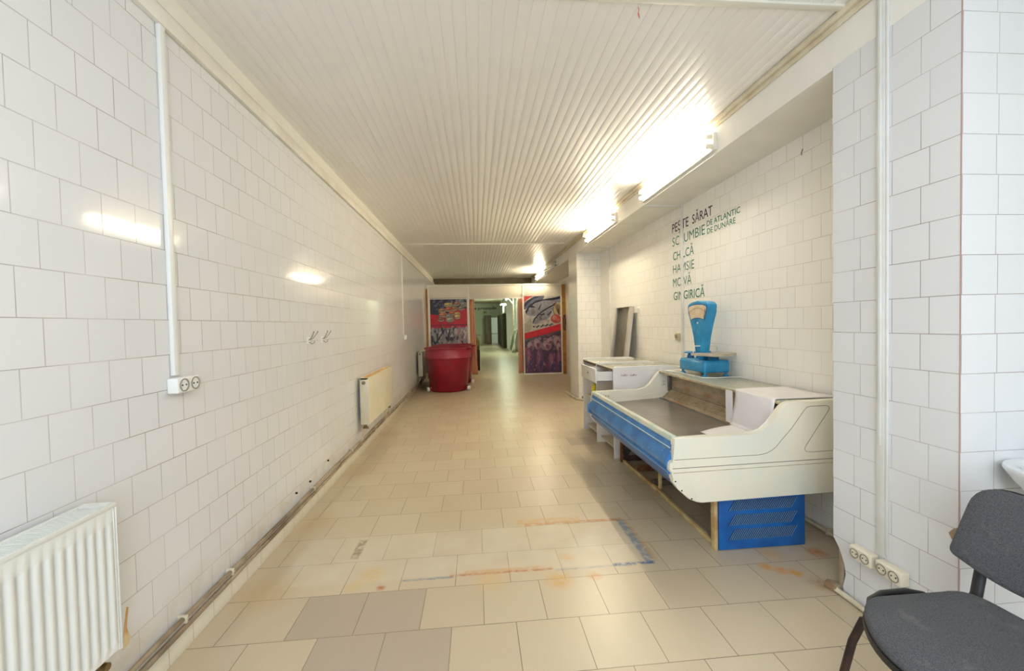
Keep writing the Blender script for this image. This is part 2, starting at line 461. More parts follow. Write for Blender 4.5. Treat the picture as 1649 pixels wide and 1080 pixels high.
# shop front behind the camera
struct('wall_front', MB().box(XL - .15, -1.15, -2.0, -1.85, 0, 3.1).box(1.45, 3.75, -2.0, -1.85, 0, 3.1).box(-1.15, 1.45, -2.0, -1.85, 2.62, 3.1).box(-1.15, 1.45, -2.0, -1.85, 0, .28), m_plaster)
struct('window_1', MB().box(-1.15, 1.45, -1.95, -1.9, .28, .34).box(-1.15, 1.45, -1.95, -1.9, 2.56, 2.62).box(-1.15, -1.09, -1.95, -1.9, .34, 2.56).box(1.39, 1.45, -1.95, -1.9, .34, 2.56).box(.12, .18, -1.95, -1.9, .34, 2.56), m_trim)
# far end wall with its doorway
struct('wall_far', MB().box(XL, 1.12, 31.0, 31.2, 0, 3.05).box(1.58, 2.45, 31.0, 31.2, 0, 3.05).box(1.12, 1.58, 31.0, 31.2, 1.94, 3.05)
       .box(.2, 2.45, 33.0, 33.1, 0, 3.05), mat('pale_far_wall', (206, 214, 186), .5, var=.08))

# ------------------------------------------------------------------ fluorescent lamps on the beam
TUBES = [emis('lit_fluorescent_tube', c, e) for c, e in (((255, 243, 222), 45.0), ((255, 240, 208), 108.0), ((255, 240, 208), 95.0), ((232, 240, 255), 80.0))]
m_tube_off = mat('unlit_fluorescent_tube', (190, 186, 170), .25)
def fixture(y0, y1, label, lit, n=2):
    m_tube = TUBES[lit - 1] if lit else None
    t = thing('fluorescent_lamp', (XR, (y0 + y1) / 2, 2.735), label, 'ceiling lamp', 'tube lamps along the beam')
    MB().box(XR - .030, XR, y0, y1, 2.672, 2.80, .004).build('housing', m_trim, t)
    for z in ((2.705, 2.772) if n == 2 else (2.705,)):
        for y in (y0 + .03, y1 - .03):
            MB().box(XR - .072, XR - .03, y - .012, y + .012, z - .018, z + .018, .004).build('lampholder', m_cream, t)
        MB().cyl((XR - .058, y0 + .042, z), (XR - .058, y1 - .042, z), .013, 16).build('tube', m_tube if lit else m_tube_off, t)
        MB().cyl((XR - .032, y0 + .17, z - .028), (XR - .06, y0 + .17, z - .028), .009, 12).build('starter', m_cream if lit else m_dark, t)
fixture(3.0, 4.36, 'lit double tube lamp on the beam, nearest of the row', 1)
fixture(5.21, 6.57, 'lit double tube lamp on the beam, second from the front', 2)
fixture(8.95, 10.5, 'unlit tube lamp on the beam with dark starters', 0)
fixture(10.72, 12.12, 'lit tube lamp on the beam just above the booth', 3)
t = thing('fluorescent_lamp', (.1, -.7, 2.7), 'added double tube lamp, unseen behind the viewpoint, brightening the near ceiling', 'ceiling lamp')  # added lamp out of view, brightens the near ceiling and walls
MB().box(.04, .16, -1.35, -.05, 2.66, 2.70, .004).build('housing', m_trim, t)
for x in (.06, .14): MB().cyl((x, -1.3, 2.64), (x, -.1, 2.64), .013, 14).build('tube', TUBES[3], t)
for y in (-1.2, -.2): MB().cyl((.1, y, 2.70), (.1, y, ZC - .002), .006, 8).build('hanger', m_pvc, t)
# small round lamp socket beyond the second lamp
t = thing('lamp_socket', (XR - .02, 6.70, 2.83), 'small white round lamp socket at the end of the beam beside the second lamp', 'lamp socket')
MB().lathe([(.0, -.045), (.03, -.045), (.034, -.02), (.022, 0), (.022, .03), (0, .03)], (XR - .036, 6.70, 2.83), 20).build('holder', m_cream, t)
MB().box(XR - .02, XR, 6.66, 6.74, 2.70, 2.83, .003).build('bracket', m_pvc_old, t)

# ------------------------------------------------------------------ cable ducts
def duct(name, label, *boxes, m=m_pvc, bev=.003, group=None):
    mb = MB()
    for b in boxes: mb.box(*b, bev)
    return tag(mb.build(name, m), label, 'cable duct', group)
duct('cable_duct', 'white cable duct running down the left wall to the double socket', (XL, XL + .018, 1.925, 1.958, 1.215, 2.72))
duct('cable_duct', 'thin white cable duct on the left wall leading down to the far light switch', (XL, XL + .015, 7.72, 7.76, 1.25, 2.70), m=m_pvc_old)
duct('cable_duct', 'wide white duct running from ceiling to floor sockets on the near right pier', (XR - .012, XR, 1.712, 1.752, .31, ZC - .07), (XR - .020, XR - .0121, 1.722, 1.738, .82, ZC - .07), m=m_pvc_old)
duct('cable_duct', 'narrow white duct beside the wide one on the near right pier', (XR - .010, XR, 1.700, 1.7115, .33, ZC - .07), m=m_pvc_old)
duct('cable_duct', 'vertical white duct crossing the painted fish names on the niche wall', (XB - .014, XB, 4.365, 4.412, .95, ZS), (XR + .01, XB - .015, 4.37, 4.405, ZS - .012, ZS), m=m_pvc_old)
duct('cable_duct', 'vertical white duct in the corner beside the far tiled pillar', (XB - .02, XB, 6.83, 6.87, .2, ZS), (XR + .01, XB - .021, 6.83, 6.86, ZS - .012, ZS), m=m_pvc_old)

# ------------------------------------------------------------------ sockets and switches
def double_socket_x(x, yc, zc, sgn, w, h, label, m=m_cream, d=.045):
    """surface mounted double socket on a wall facing sgn*x"""
    t = thing('double_socket', (x, yc, zc), label, 'power socket')
    a, b = sorted((x, x + sgn * d))
    MB().box(a, b, yc - w / 2, yc + w / 2, zc - h / 2, zc + h / 2, .007, seg=3).build('socket_box', m, t)
    for s in (-1, 1):
        y = yc + s * w * .235; xf = x + sgn * d; R = min(w * .2, h * .42)
        f = MB().lathe([(R, 0), (R, sgn * .003), (R * .86, sgn * .003), (R * .80, -sgn * .001), (0.0005, -sgn * .001)], (xf + sgn * .0005, y, zc), 24, axis='x').build('socket_well', m_recess, t)
        for q in (-1, 1):
            MB().cyl((xf, y + q * R * .42, zc), (xf + sgn * .002, y + q * R * .42, zc), R * .13, 10).build('pin_hole', m_dark, f)
    return t
m_recess = mat('socket_well_grey', (150, 144, 128), .4)
double_socket_x(XL, 1.975, 1.172, 1, .155, .068, 'white double socket under the duct on the left wall', m_pvc)
double_socket_x(XR, 1.80, .272, -1, .112, .062, 'left one of two cream double sockets low on the right pier')
double_socket_x(XR, 1.665, .272, -1, .118, .062, 'right one of two cream double sockets low on the right pier, behind the chair')
t = thing('light_switch', (XL, 7.86, 1.21), 'small white light switch on the left wall before the red tubs', 'light switch')
MB().box(XL, XL + .03, 7.80, 7.94, 1.165, 1.25, .006).build('switch_box', m_pvc, t)
MB().box(XL + .03, XL + .036, 7.83, 7.91, 1.18, 1.235, .003).build('rocker', m_cream, t)
t = thing('wall_socket', (XB, 4.49, 1.23), 'small cream socket on the niche wall beside the blue scale', 'power socket')
MB().box(XB - .028, XB, 4.45, 4.53, 1.19, 1.27, .008, seg=3).build('socket_box', mat('grubby_cream', (206, 194, 160), .5, var=.2, vscale=20), t)
MB().cyl((XB - .04, 4.49, 1.232), (XB - .028, 4.49, 1.232), .024, 18).build('socket_well', m_recess, t)

# ------------------------------------------------------------------ painted lettering on the walls
fontcache = {}
def lettering(txt, axis, at, u0, u1, z0, z1, m, label, flip=False, slant=0.0, group='painted fish names on the niche wall', off=.0012, parent=None, name='wall_lettering', bold=.02, z0b=None):
    """text stretched to fill u0..u1 by z0..z1 on the wall plane axis = at, painted a hair proud of it"""
    c = bpy.data.curves.new(name, 'FONT'); c.body = txt; c.size = 1; c.offset = 0 if 'M' in txt else bold * .35; c.resolution_u = 3; c.extrude = 0
    o = bpy.data.objects.new('tmp', c); COL.objects.link(o)
    dg = bpy.context.evaluated_depsgraph_get(); dg.update()
    me = bpy.data.meshes.new_from_object(o.evaluated_get(dg))
    bpy.data.objects.remove(o)
    xs = [v.co.x for v in me.vertices]; ax, bx = min(xs), max(xs)
    # cap height: baseline at 0, capitals about .70 tall in the built-in face
    caph = .695
    vs_ = []
    for v in me.vertices:
        k = (v.co.x - ax) / (bx - ax); uu = u0 + (u1 - u0) * k
        zz = z0 + ((z0b - z0) * k if z0b is not None else 0) + (z1 - z0) * v.co.y / caph
        if axis == 0: vs_.append((at, uu, zz))
        else: vs_.append((uu, at, zz))
    fs = [list(p.vertices) for p in me.polygons]
    bpy.data.meshes.remove(me)
    mb = MB().add(vs_, fs)
    o2 = mb.build(name, m, parent=parent, smooth=0)
    if parent is None: tag(o2, label, 'wall lettering', group)
    return o2
m_txt_black = mat('dark_letter_paint', (58, 56, 70), .6)
m_txt_green = mat('green_letter_paint', (16, 118, 88), .55, var=.1, vscale=15)
W = XB - .0015
lettering('PEȘTE', 0, W, 4.617, 4.249, 2.400, 2.500, m_txt_black, 'black painted word PEȘTE at the top of the niche wall')
lettering('SĂRAT', 0, W, 4.172, 3.802, 2.400, 2.492, m_txt_black, 'black painted word SĂRAT at the top of the niche wall')
lettering('SCRUMBIE', 0, W, 4.615, 3.935, 2.245, 2.345, m_txt_green, 'green painted word SCRUMBIE under the black heading')
lettering('DE ATLANTIC', 0, W, 3.90, 3.385, 2.310, 2.362, m_txt_green, 'small green painted words DE ATLANTIC, upper of two small lines', bold=.03)
lettering('DE DUNĂRE', 0, W, 3.895, 3.451, 2.237, 2.288, m_txt_green, 'small green painted words DE DUNĂRE, lower of two small lines', bold=.03)
lettering('CHILCĂ', 0, W, 4.603, 4.148, 2.088, 2.178, m_txt_green, 'green painted word CHILCĂ, third row of the list')
lettering('HAMSIE', 0, W, 4.607, 4.143, 1.940, 2.034, m_txt_green, 'green painted word HAMSIE, fourth row of the list')
lettering('MOIVĂ', 0, W, 4.611, 4.202, 1.788, 1.882, m_txt_green, 'green painted word MOIVĂ, fifth row of the list')
lettering('GINGIRICĂ', 0, W, 4.600, 3.950, 1.637, 1.728, m_txt_green, 'green painted word GINGIRICĂ, bottom row above the scale')
m_txt_dkgreen = mat('faded_green_letter_paint', (52, 92, 74), .6)
for k, (w_, z_, mm) in enumerate((('PEȘTE', 2.27, m_txt_black), ('AFUMAT', 2.10, m_txt_dkgreen), ('MACROU', 1.93, m_txt_dkgreen), ('COD', 1.76, m_txt_dkgreen), ('HERING', 1.59, m_txt_dkgreen))):
    lettering(w_, 0, XB2 - .0015, 10.6, 9.3, z_, z_ + .12, mm, 'dark painted word in the list beyond the far pillar, row %s' % ('top', 'second', 'third', 'fourth', 'bottom')[k], group='painted list beyond the far pillar')

# ------------------------------------------------------------------ heating pipes on the left wall
for z, x, lb, r in ((.155, XL + .026, 'upper brown heating pipe running low along the left wall', .011), (.118, XL + .028, 'lower brown heating pipe running low along the left wall', .012)):
    p = tag(MB().tube([(x, -1.8, z)] + [(x + .002 * math.sin(k * 1.7), k * .6, z + .003 * math.sin(k * 2.3 + z * 40)) for k in range(0, 19)] + [(x, 11.3, z)], r, 10).build('heating_pipe', m_pipe), lb, 'heating pipe')
    if z > .14:
        for y in (.6, 1.9, 2.25, 3.35, 4.35, 6.2, 8.1):
            MB().box(XL + .001, XL + .042, y - .006, y + .006, .138, .172, .002).build('pipe_clip', m_pipe_white, p)
# tiled skirting step that stands under the pipes
struct('baseboard_left', MB().box(XL, XL + .010, -1.85, 11.3, 0, .098, .002), tile_mat('skirting_tiles', 1, .03, -.04, 0, w=.15, h=.30, c=(226, 220, 202), grout=(140, 120, 96), dirt=False))

# ------------------------------------------------------------------ radiators
def radiator(y0, y1, z0, z1, label, ribbed, rusty=False, depth=.10, gap=.03, m=m_enamel):
    x0 = XL + gap; x1 = x0 + depth
    t = thing('radiator', (x0, (y0 + y1) / 2, z0), label, 'radiator')
    # back and front water panels
    MB().box(x0, x0 + .014, y0 + .01, y1 - .01, z0 + .01, z1 - .03, .004).build('rear_panel', m, t)
    if ribbed:
        n = int(round((y1 - y0) / .0333)); pts = []
        p = (y1 - y0 - .03) / n
        for i in range(n):
            a = y0 + .015 + i * p
            pts += [(x1 - .010, a), (x1 - .010, a + p * .22), (x1 - .002, a + p * .36), (x1 - .002, a + p * .86)]
        pts += [(x1 - .010, y1 - .015)]
        def fn(i, j): pass
        mb = MB(); zs = [z0 + .012, z0 + .030, z0 + .042, z1 - .072, z1 - .060, z1 - .014]
        vs_ = []; fs = []
        for jz, z in enumerate(zs):
            for (x, y) in pts:
                vs_.append((x1 - .004 if jz in (0, 1, 4, 5) else x, y, z))
        k = len(pts)
        for j in range(len(zs) - 1):
            for i in range(k - 1): fs.append((j * k + i, j * k + i + 1, (j + 1) * k + i + 1, (j + 1) * k + i))
        mb.add(vs_, fs)
        mb.box(x1 - .016, x1 - .0115, y0 + .012, y1 - .012, z0 + .012, z1 - .012)
        mb.box(x1 - .018, x1 - .003, y1 - .016, y1 - .008, z0 + .008, z1 - .010, .003)
        mb.build('front_panel', m, t, smooth=50)
    else:
        MB().box(x1 - .014, x1, y0 + .002, y1 - .002, z0 + .006, z1 - .008, .006, seg=3).build('front_panel', m, t)
    for y in (y0, y1 - .006):
        sd = MB().box(x0 + .002, x1 - .003, y, y + .006, z0 + .004, z1 - .002, .002).build('side_panel', m, t)
        if y == y0 and not ribbed:
            MB().lathe([(.020, 0), (.020, -.004), (.013, -.004), (.011, .001), (.0005, .001)], (x0 + .045, y0, z1 - .055), 20, axis='y').build('vent_plug', m_brass, sd)
            MB().cyl((x0 + .045, y0, z1 - .055), (x0 + .045, y0 - .006, z1 - .055), .007, 10).build('vent_screw', m_dark, sd)
    g = MB()
    g.box(x0, x0 + .010, y0, y1, z1 - .020, z1, .003).box(x1 - .014, x1 - .001, y0, y1, z1 - .016, z1, .003)
    g.box(x0 + .0105, x1 - .0145, y0, y0 + .012, z1 - .020, z1 - .0005).box(x0 + .0105, x1 - .0145, y1 - .03, y1, z1 - .020, z1 - .0005)
    g.build('top_rim', m, t)
    if rusty:
        MB().box(x0 + .004, x1 - .010, y0 + .01, y1 - .01, z1 - .009, z1 - .003).build('top_grille', m_rust_orange, t)
    else:
        MB().box(x0 + .004, x1 - .010, y0 + .01, y1 - .03, z1 - .016, z1 - .012).build('grille_bed', m_grille, t)
        gb = MB(); k = int((y1 - y0 - .05) / .0105)
        for i in range(k):
            y = y0 + .015 + i * .0105
            gb.box(x0 + .006, x1 - .012, y, y + .0060, z1 - .011, z1 - .004)
        gb.build('top_grille', m, t)
    for y in ((y1 - .03,) if ribbed else (y0 + .03, y1 - .10)):
        MB().tube([(x0 + .045, y, z0 + .03), (x0 + .045, y, z0 - .03), (x0 + .03, y, z0 - .06), (XL + .028, y + .01, .165)], .009, 10).build('connecting_pipe', m_pipe_white if not ribbed else m_pipe, t)
        MB().cyl((x0 + .045, y, z0 + .004), (x0 + .045, y, z0 - .030), .018, 14).cyl((x0 + .02, y, z0 - .035), (x0 + .075, y, z0 - .035), .013, 12).build('valve', m_brass, t)
    return t
radiator(.15, 1.475, .350, .848, 'large white ribbed radiator on the left wall, nearest the camera', True, depth=.103, gap=.024)
radiator(4.70, 6.02, .330, .852, 'smooth white radiator with orange rust on its top, midway along the left wall', False, True, m=m_enamel_old)
radiator(9.30, 10.5, .300, .850, 'smooth white radiator behind the red tubs', False, False, m=m_enamel_old)
# rust run at the valve of the near radiator
tag(MB().prism([(1.622, .238), (1.646, .242), (1.660, .262), (1.650, .285), (1.644, .310), (1.650, .350), (1.655, .380), (1.648, .384), (1.636, .330), (1.626, .280)], 0, XL, XL + .0015).build('rust_stain', m_rust_orange), 'rusty stain on the left wall tiles beside the near radiator valve', 'stain')

# ------------------------------------------------------------------ wall hooks
for y in (3.42, 3.72):
    t = thing('coat_hook', (XL, y, 1.312), ('nearer' if y < 3.6 else 'farther') + ' of two small white coat hooks on the left wall', 'coat hook', 'coat hooks on the left wall')
    MB().box(XL, XL + .006, y - .03, y + .03, 1.285, 1.34, .002).build('hook_plate', m_pvc, t)
    for s in (-1, 1):
        MB().tube([(XL + .006, y + s * .006, 1.318), (XL + .03, y + s * .02, 1.33), (XL + .055, y + s * .035, 1.37), (XL + .062, y + s * .04, 1.385)], [.006, .005, .004, .006], 8).build('upper_prong', m_chrome, t)
    MB().tube([(XL + .006, y, 1.30), (XL + .03, y, 1.285), (XL + .045, y, 1.295), (XL + .048, y, 1.312)], [.006, .005, .004, .005], 8).build('lower_prong', m_chrome, t)

# ------------------------------------------------------------------ floor pipes on the right
def pipe(label, path, r=.012, m=m_pipe_white):
    return tag(MB().tube(path, r, 10).build('floor_pipe', m), label, 'floor pipe')
p1 = pipe('cream pipe on the floor along the niche wall under the fish counter', [(XB - .03, 2.02, .022), (XB - .03, 4.2, .022)])
for y in (2.47, 3.3): MB().box(XB - .045, XB - .001, y - .008, y + .008, .005, .045, .002).build('pipe_clip', m_pipe_white, p1)
pipe('cream pipe on the floor at the foot of the near right pier', [(XR - .028, 1.42, .016), (XR - .024, 1.96, .016)], .013)
pipe('white pipe bent around the foot of the far tiled pillar', [(XR - .04, 8.3, .02), (XR - .04, 7.62, .02), (XR - .02, 7.42, .02), (XR + .05, 7.345, .02), (XB - .1, 7.345, .02)], .022)
tag(MB().lathe([(0, 0), (.03, 0), (.034, .02), (.03, .045), (.012, .06), (0, .06)], (XR + .08, 7.37, .03), 14).build('pipe_valve', mat('grey_valve', (120, 116, 106), .5)), 'grey valve on the pipe at the foot of the far pillar', 'valve')
tag(MB().prism([(1.788, 1.94), (1.835, 1.955), (1.85, 1.99), (1.81, 2.02), (1.775, 2.0)], 2, 0, .03, .006).build('plaster_lump', m_concrete), 'lump of broken mortar on the floor at the chipped pier corner', 'rubble')

# ------------------------------------------------------------------ red wire from the ceiling
tag(MB().tube([(.806, 1.965, ZC), (.809, 1.968, 2.885), (.804, 1.967, 2.87), (.808, 1.969, 2.856)], .0016, 6).tube([(.806, 1.966, 2.876), (.812, 1.97, 2.860), (.813, 1.97, 2.850)], .0013, 6).build('loose_wire', mat('red_insulation', (206, 78, 66), .5)), 'short loose red wire hanging from the ceiling', 'wire')
tag(MB().tube([(XB, 2.715, 2.52), (XB - .015, 2.70, 2.53), (XB - .022, 2.68, 2.548)], .0022, 6).build('bent_nail', m_dark), 'dark bent nail high on the niche wall under the soffit', 'nail')
# screw sticking out of the left wall
tag(MB().cyl((XL, 2.94, .228), (XL + .03, 2.94, .232), .007, 8).build('wall_plug', m_pipe_white), 'small pipe stub sticking out of the left wall above the heating pipes', 'wall plug')
for k, (y, z) in enumerate(((3.1, .225), (3.35, .215), (3.75, .25))):
    tag(MB().cyl((XL, y, z), (XL + .012, y, z), .008, 8).build('wall_screw', m_dark), 'dark screw in the left wall above the pipes, %s one' % ('nearest', 'middle', 'farthest')[k], 'screw', 'screws above the pipes')

# ------------------------------------------------------------------ refrigerated fish counter
def blue_mat(name, c=(46, 112, 178), c2=(70, 140, 204), chips=.66, edge=.70):
    m, nt, b = newmat(name)
    tc = nd(nt, 'ShaderNodeTexCoord').outputs['Object']
    f = ramp(nt, noise(nt, tc, 7, 3), .35, .65)
    colr = mixc(nt, f, lin(c), lin(c2))
    mp = nd(nt, 'ShaderNodeMapping'); mp.inputs['Scale'].default_value = (1.4, .5, 1.4); nt.links.new(tc, mp.inputs[0])
    ch = ramp(nt, noise(nt, mp.outputs[0], 26, 4, .6), chips, chips + .015)
    colr = mixc(nt, ch, colr, lin((214, 214, 204)))
    nt.links.new(colr, b.inputs['Base Color']); b.inputs['Roughness'].default_value = .3
    bp = nd(nt, 'ShaderNodeBump'); bp.inputs['Strength'].default_value = .3; bp.inputs['Distance'].default_value = .002
    nt.links.new(noise(nt, tc, 30, 4), bp.inputs['Height']); nt.links.new(bp.outputs[0], b.inputs['Normal'])
    return m
m_blue = blue_mat('brushed_blue_paint', chips=.70)
m_blue_low = blue_mat('dull_blue_paint', (58, 96, 150), (74, 112, 164), .76)
m_blue_vent = blue_mat('bright_blue_vent_paint', (16, 84, 158), (24, 104, 184), .74)
m_scale = mat('sky_blue_enamel', (22, 128, 178), .3, c2=(50, 150, 196), vscale=8)
m_shell = mat('cream_plastic_shell', (240, 233, 212), .35, c2=(230, 230, 216), vscale=2.2, spots=(3, .62, .80, (206, 222, 224)))
m_lip = mat('cream_lip', (226, 224, 202), .35, c2=(196, 212, 200), vscale=6, spots=(12, .64, .70, (70, 130, 180)))
m_seam = mat('panel_seam', (120, 104, 86), .7)
def deck_mat():
    m, nt, b = newmat('wet_stained_steel_deck')
    tc = nd(nt, 'ShaderNodeTexCoord').outputs['Object']
    f = ramp(nt, noise(nt, tc, 3, 3), .3, .7)
    colr = mixc(nt, f, lin((178, 170, 164)), lin((140, 130, 122)))
    sp = nd(nt, 'ShaderNodeSeparateXYZ'); nt.links.new(tc, sp.inputs[0])
    dx = mth(nt, 'ADD', sp.outputs[0], -.42); dy = mth(nt, 'ADD', sp.outputs[1], -.72)
    d = mth(nt, 'SQRT', mth(nt, 'ADD', mth(nt, 'MULTIPLY', dx, dx), mth(nt, 'MULTIPLY', mth(nt, 'MULTIPLY', dy, dy), .5)))
    d = mth(nt, 'ADD', d, mth(nt, 'MULTIPLY', noise(nt, tc, 5, 3), .05))
    w = mth(nt, 'SINE', mth(nt, 'MULTIPLY', d, 190))
    w = mth(nt, 'MULTIPLY', ramp(nt, w, .2, .9), ramp(nt, d, .46, .34))
    w = mth(nt, 'MULTIPLY', w, ramp(nt, sp.outputs[1], .45, .5))
    colr = mixc(nt, mth(nt, 'MULTIPLY', w, .6), colr, lin((70, 54, 44)))
    r = mth(nt, 'MULTIPLY', ramp(nt, noise(nt, tc, 8, 3), .5, .8), ramp(nt, sp.outputs[0], .1, .35))
    colr = mixc(nt, r, colr, lin((142, 88, 52)))
    nt.links.new(colr, b.inputs['Base Color'])
    b.inputs['Metallic'].default_value = .6
    b.inputs['Roughness'].default_value = .26
    return m
m_deck = deck_mat()
m_grille_rust = mat('rusty_grille_metal', (186, 168, 140), .5, metal=.2, c2=(158, 122, 88), vscale=5, spots=(9, .58, .8, (124, 78, 50)))
m_granite = mat('speckled_glass_shelf', (184, 184, 164), .22, c2=(158, 160, 142), vscale=60)
m_beige = mat('beige_edge', (204, 190, 156), .5, c2=(176, 156, 120), vscale=20)
m_leg = mat('chipped_cream_leg', (206, 186, 134), .55, c2=(176, 140, 84), vscale=10, spots=(6, .55, .66, (112, 56, 36)))

CY0, CY1 = 2.32, 4.09
fc = thing('fish_counter', (1.55, 3.2, 0), 'old blue and cream refrigerated fish display counter in the niche, with a blue vent panel', 'display counter')
out = [(1.131, .700), (1.138, .714), (1.154, .719), (1.339, .722), (1.60, .722), (1.645, .725), (1.684, .738), (1.731, .776), (1.772, .838), (1.795, .872), (1.818, .893), (1.846, .904), (2.19, .912), (2.19, .348),
       (1.889, .346), (1.290, .334), (1.266, .336), (1.215, .358), (1.151, .420), (1.122, .460), (1.117, .480), (1.120, .509), (1.105, .525), (1.101, .545), (1.104, .570), (1.113, .582), (1.128, .587), (1.127, .64)]
for y0, y1 in ((CY0, CY0 + .05), (CY1 - .05, CY1)):
    ep = MB().prism(out, 1, y0, y1, .007, seg=3).build('end_panel', m_shell, fc)
    if y0 == CY0:
        yy = y0 - .0003
        MB().tube([(x, yy, z) for x, z in ((1.130, .594), (1.40, .597), (1.643, .599), (1.672, .602), (1.699, .608), (1.730, .622), (1.757, .642), (1.80, .690), (1.859, .752), (1.915, .826), (1.940, .858), (1.956, .871), (1.980, .877), (2.075, .877), (2.092, .872), (2.098, .860), (2.092, .846), (2.02, .745), (1.945, .638), (1.938, .620), (1.948, .605), (1.979, .601), (2.17, .604))], .0014, 6).build('seam_line', m_seam, ep)
        MB().tube([(1.118, yy, .543), (2.19, yy, .556)], .0018, 6).build('seam_line', m_seam, ep)
        MB().tube([(1.122, yy, .517), (2.19, yy, .532)], .0020, 6).build('seam_line', m_beige, ep)
        for x, z in ((1.134, .468), (1.172, .412), (1.232, .360)):
            MB().cyl((x, yy - .0015, z), (x, yy + .001, z), .0045, 10).build('screw', m_dark, ep)
    else:
        ye = y0
        MB().tube([(x, ye, z) for x, z in ((1.16, .655), (1.50, .660), (1.66, .664), (1.70, .676), (1.93, .69))], .003, 6).build('ridge', m_shell, ep)
        for x, z, w_, h_ in ((1.275, .672, .052, .042), (1.86, .785, .044, .060)):
            s_ = MB().box(x - w_ / 2, x + w_ / 2, ye - .010, ye, z - h_ / 2, z + h_ / 2, .003).build('lamp_socket_plate', m_cream, ep)
            for q in (-1, 1):
                a, b_ = (x + q * .011, z) if w_ > h_ else (x, z + q * .014)
                MB().cyl((a, ye - .012, b_), (a, ye - .009, b_), .0045, 8).build('pin_hole', m_dark, s_)
# blue front bumper, cream lip above, dull blue sloping panel below
ya, yb = CY0 + .035, CY1 - .035
MB().prism([(1.178, .705), (1.172, .718), (1.157, .724), (1.142, .716), (1.134, .700), (1.133, .690), (1.178, .690)], 1, ya, yb).build('front_lip', m_lip, fc)
bump_ = MB().prism([(1.178, .689), (1.132, .689), (1.128, .668), (1.121, .655), (1.124, .643), (1.128, .630), (1.118, .618), (1.106, .606), (1.098, .590), (1.094, .572), (1.094, .556), (1.100, .542), (1.112, .533), (1.114, .526), (1.106, .519), (1.104, .508), (1.112, .499), (1.178, .497)], 1, ya, yb).build('bumper', m_blue, fc)
MB().tube([(1.1200, ya, .656), (1.1200, yb, .656)], .0028, 6).build('trim_line', m_lip, bump_)
MB().tube([(1.1035, ya, .513), (1.1035, yb, .513)], .0022, 6).build('trim_line', mat('pale_blue_trim', (140, 184, 214), .3), bump_)
MB().prism([(1.178, .496), (1.121, .496), (1.118, .470), (1.150, .428), (1.205, .378), (1.222, .366), (1.23, .372), (1.19, .43)], 1, ya, yb).build('lower_front_panel', m_blue_low, fc)
MB().box(1.085, 1.118, CY1 - .05, CY1 - .03, .515, .60, .004).build('bumper_end_cap', m_blue, fc)
m_belly = mat('dirty_belly_metal', (120, 110, 92), .6, c2=(84, 72, 58), vscale=6)
MB().prism([(1.222, .367), (1.275, .345), (2.18, .356), (2.18, .37), (1.28, .365), (1.23, .378)], 1, ya, yb).build('belly_pan', m_belly, fc)
MB().box(2.17, 2.19, ya, yb, .35, .88).build('rear_skin', m_belly, fc)
MB().prism([(1.160, .60), (1.177, .60), (1.177, .71), (1.160, .71)], 1, ya, yb).build('inner_front_wall', m_lip, fc)
for y0, y1 in ((CY0 + .051, 3.30), (3.304, CY1 - .051)):
    MB().prism([(1.178, .598), (1.94, .640), (1.94, .634), (1.178, .590)], 1, y0, y1).build('steel_deck', m_deck, fc)
MB().prism([(1.845, .636), (1.86, .648), (1.935, .715), (1.937, .708), (1.87, .643), (1.86, .636)], 1, CY0 + .052, CY1 - .052).build('rear_ramp', m_grille_rust, fc)
gr = MB().box(1.940, 1.950, CY0 + .051, CY1 - .051, .638, .885).build('rear_grille', m_grille_rust, fc)
MB().box(1.815, 1.838, CY0 + .06, CY1 - .06, .634, .6395, .001).build('deck_bar', m_tray, fc)
sl = MB()
for i in range(7): sl.box(1.934, 1.9398, CY0 + .06, CY1 - .08, .790 + i * .0125, .7965 + i * .0125)
for i in range(5):
    sl.box(1.934, 1.9398, CY0 + .06, CY1 - .08, .722 + i * .0062, .7250 + i * .0062)
sl.build('grille_slats', m_beige, gr)
rs = MB()
for i in range(6):
    k = (i + .5) / 6.4
    x, z = 1.862 + .072 * k, .651 + .064 * k
    rs.box(x - .004, x + .004, CY0 + .06, CY1 - .06, z, z + .006)
rs.build('ramp_slats', m_beige, fc)
MB().box(1.90, 1.94, CY1 - .075, CY1 - .052, .70, .885, .003).build('corner_bracket', m_tray, fc)
sh = MB().box(1.822, 2.235, CY0 + .052, CY1 - .052, .888, .9045, .002).build('top_shelf', m_granite, fc)
MB().box(1.812, 1.8215, CY0 + .052, CY1 - .052, .884, .9045, .002).build('shelf_edge', m_beige, sh)
# stand
st = MB().box(1.412, 1.434, 2.392, 2.432, 0, .345, .002).build('stand_post', m_leg, fc)
MB().box(1.412, 1.434, 4.03, 4.07, 0, .345, .002).build('stand_post', m_rust, fc)
MB().box(1.462, 1.484, 3.27, 3.295, .03, .36, .002).build('stand_post', m_leg, fc)
MB().box(2.00, 2.025, 4.03, 4.06, 0, .345, .002).build('stand_post', m_leg, fc)
MB().prism([(1.425, 2.433), (1.452, 2.433), (1.462, 3.2), (1.472, 3.3), (1.452, 4.03), (1.425, 4.03), (1.445, 3.25)], 2, .002, .030, .004).build('floor_rail', m_leg, fc)
MB().box(1.99, 2.02, 2.44, 4.03, .0, .03, .003).build('floor_rail', m_rust, fc)
MB().box(1.474, 1.99, 3.40, 3.44, .004, .05, .003).build('cross_rail', m_belly, fc)
MB().box(1.474, 1.99, 3.75, 3.79, .004, .05, .003).build('cross_rail', m_rust, fc)
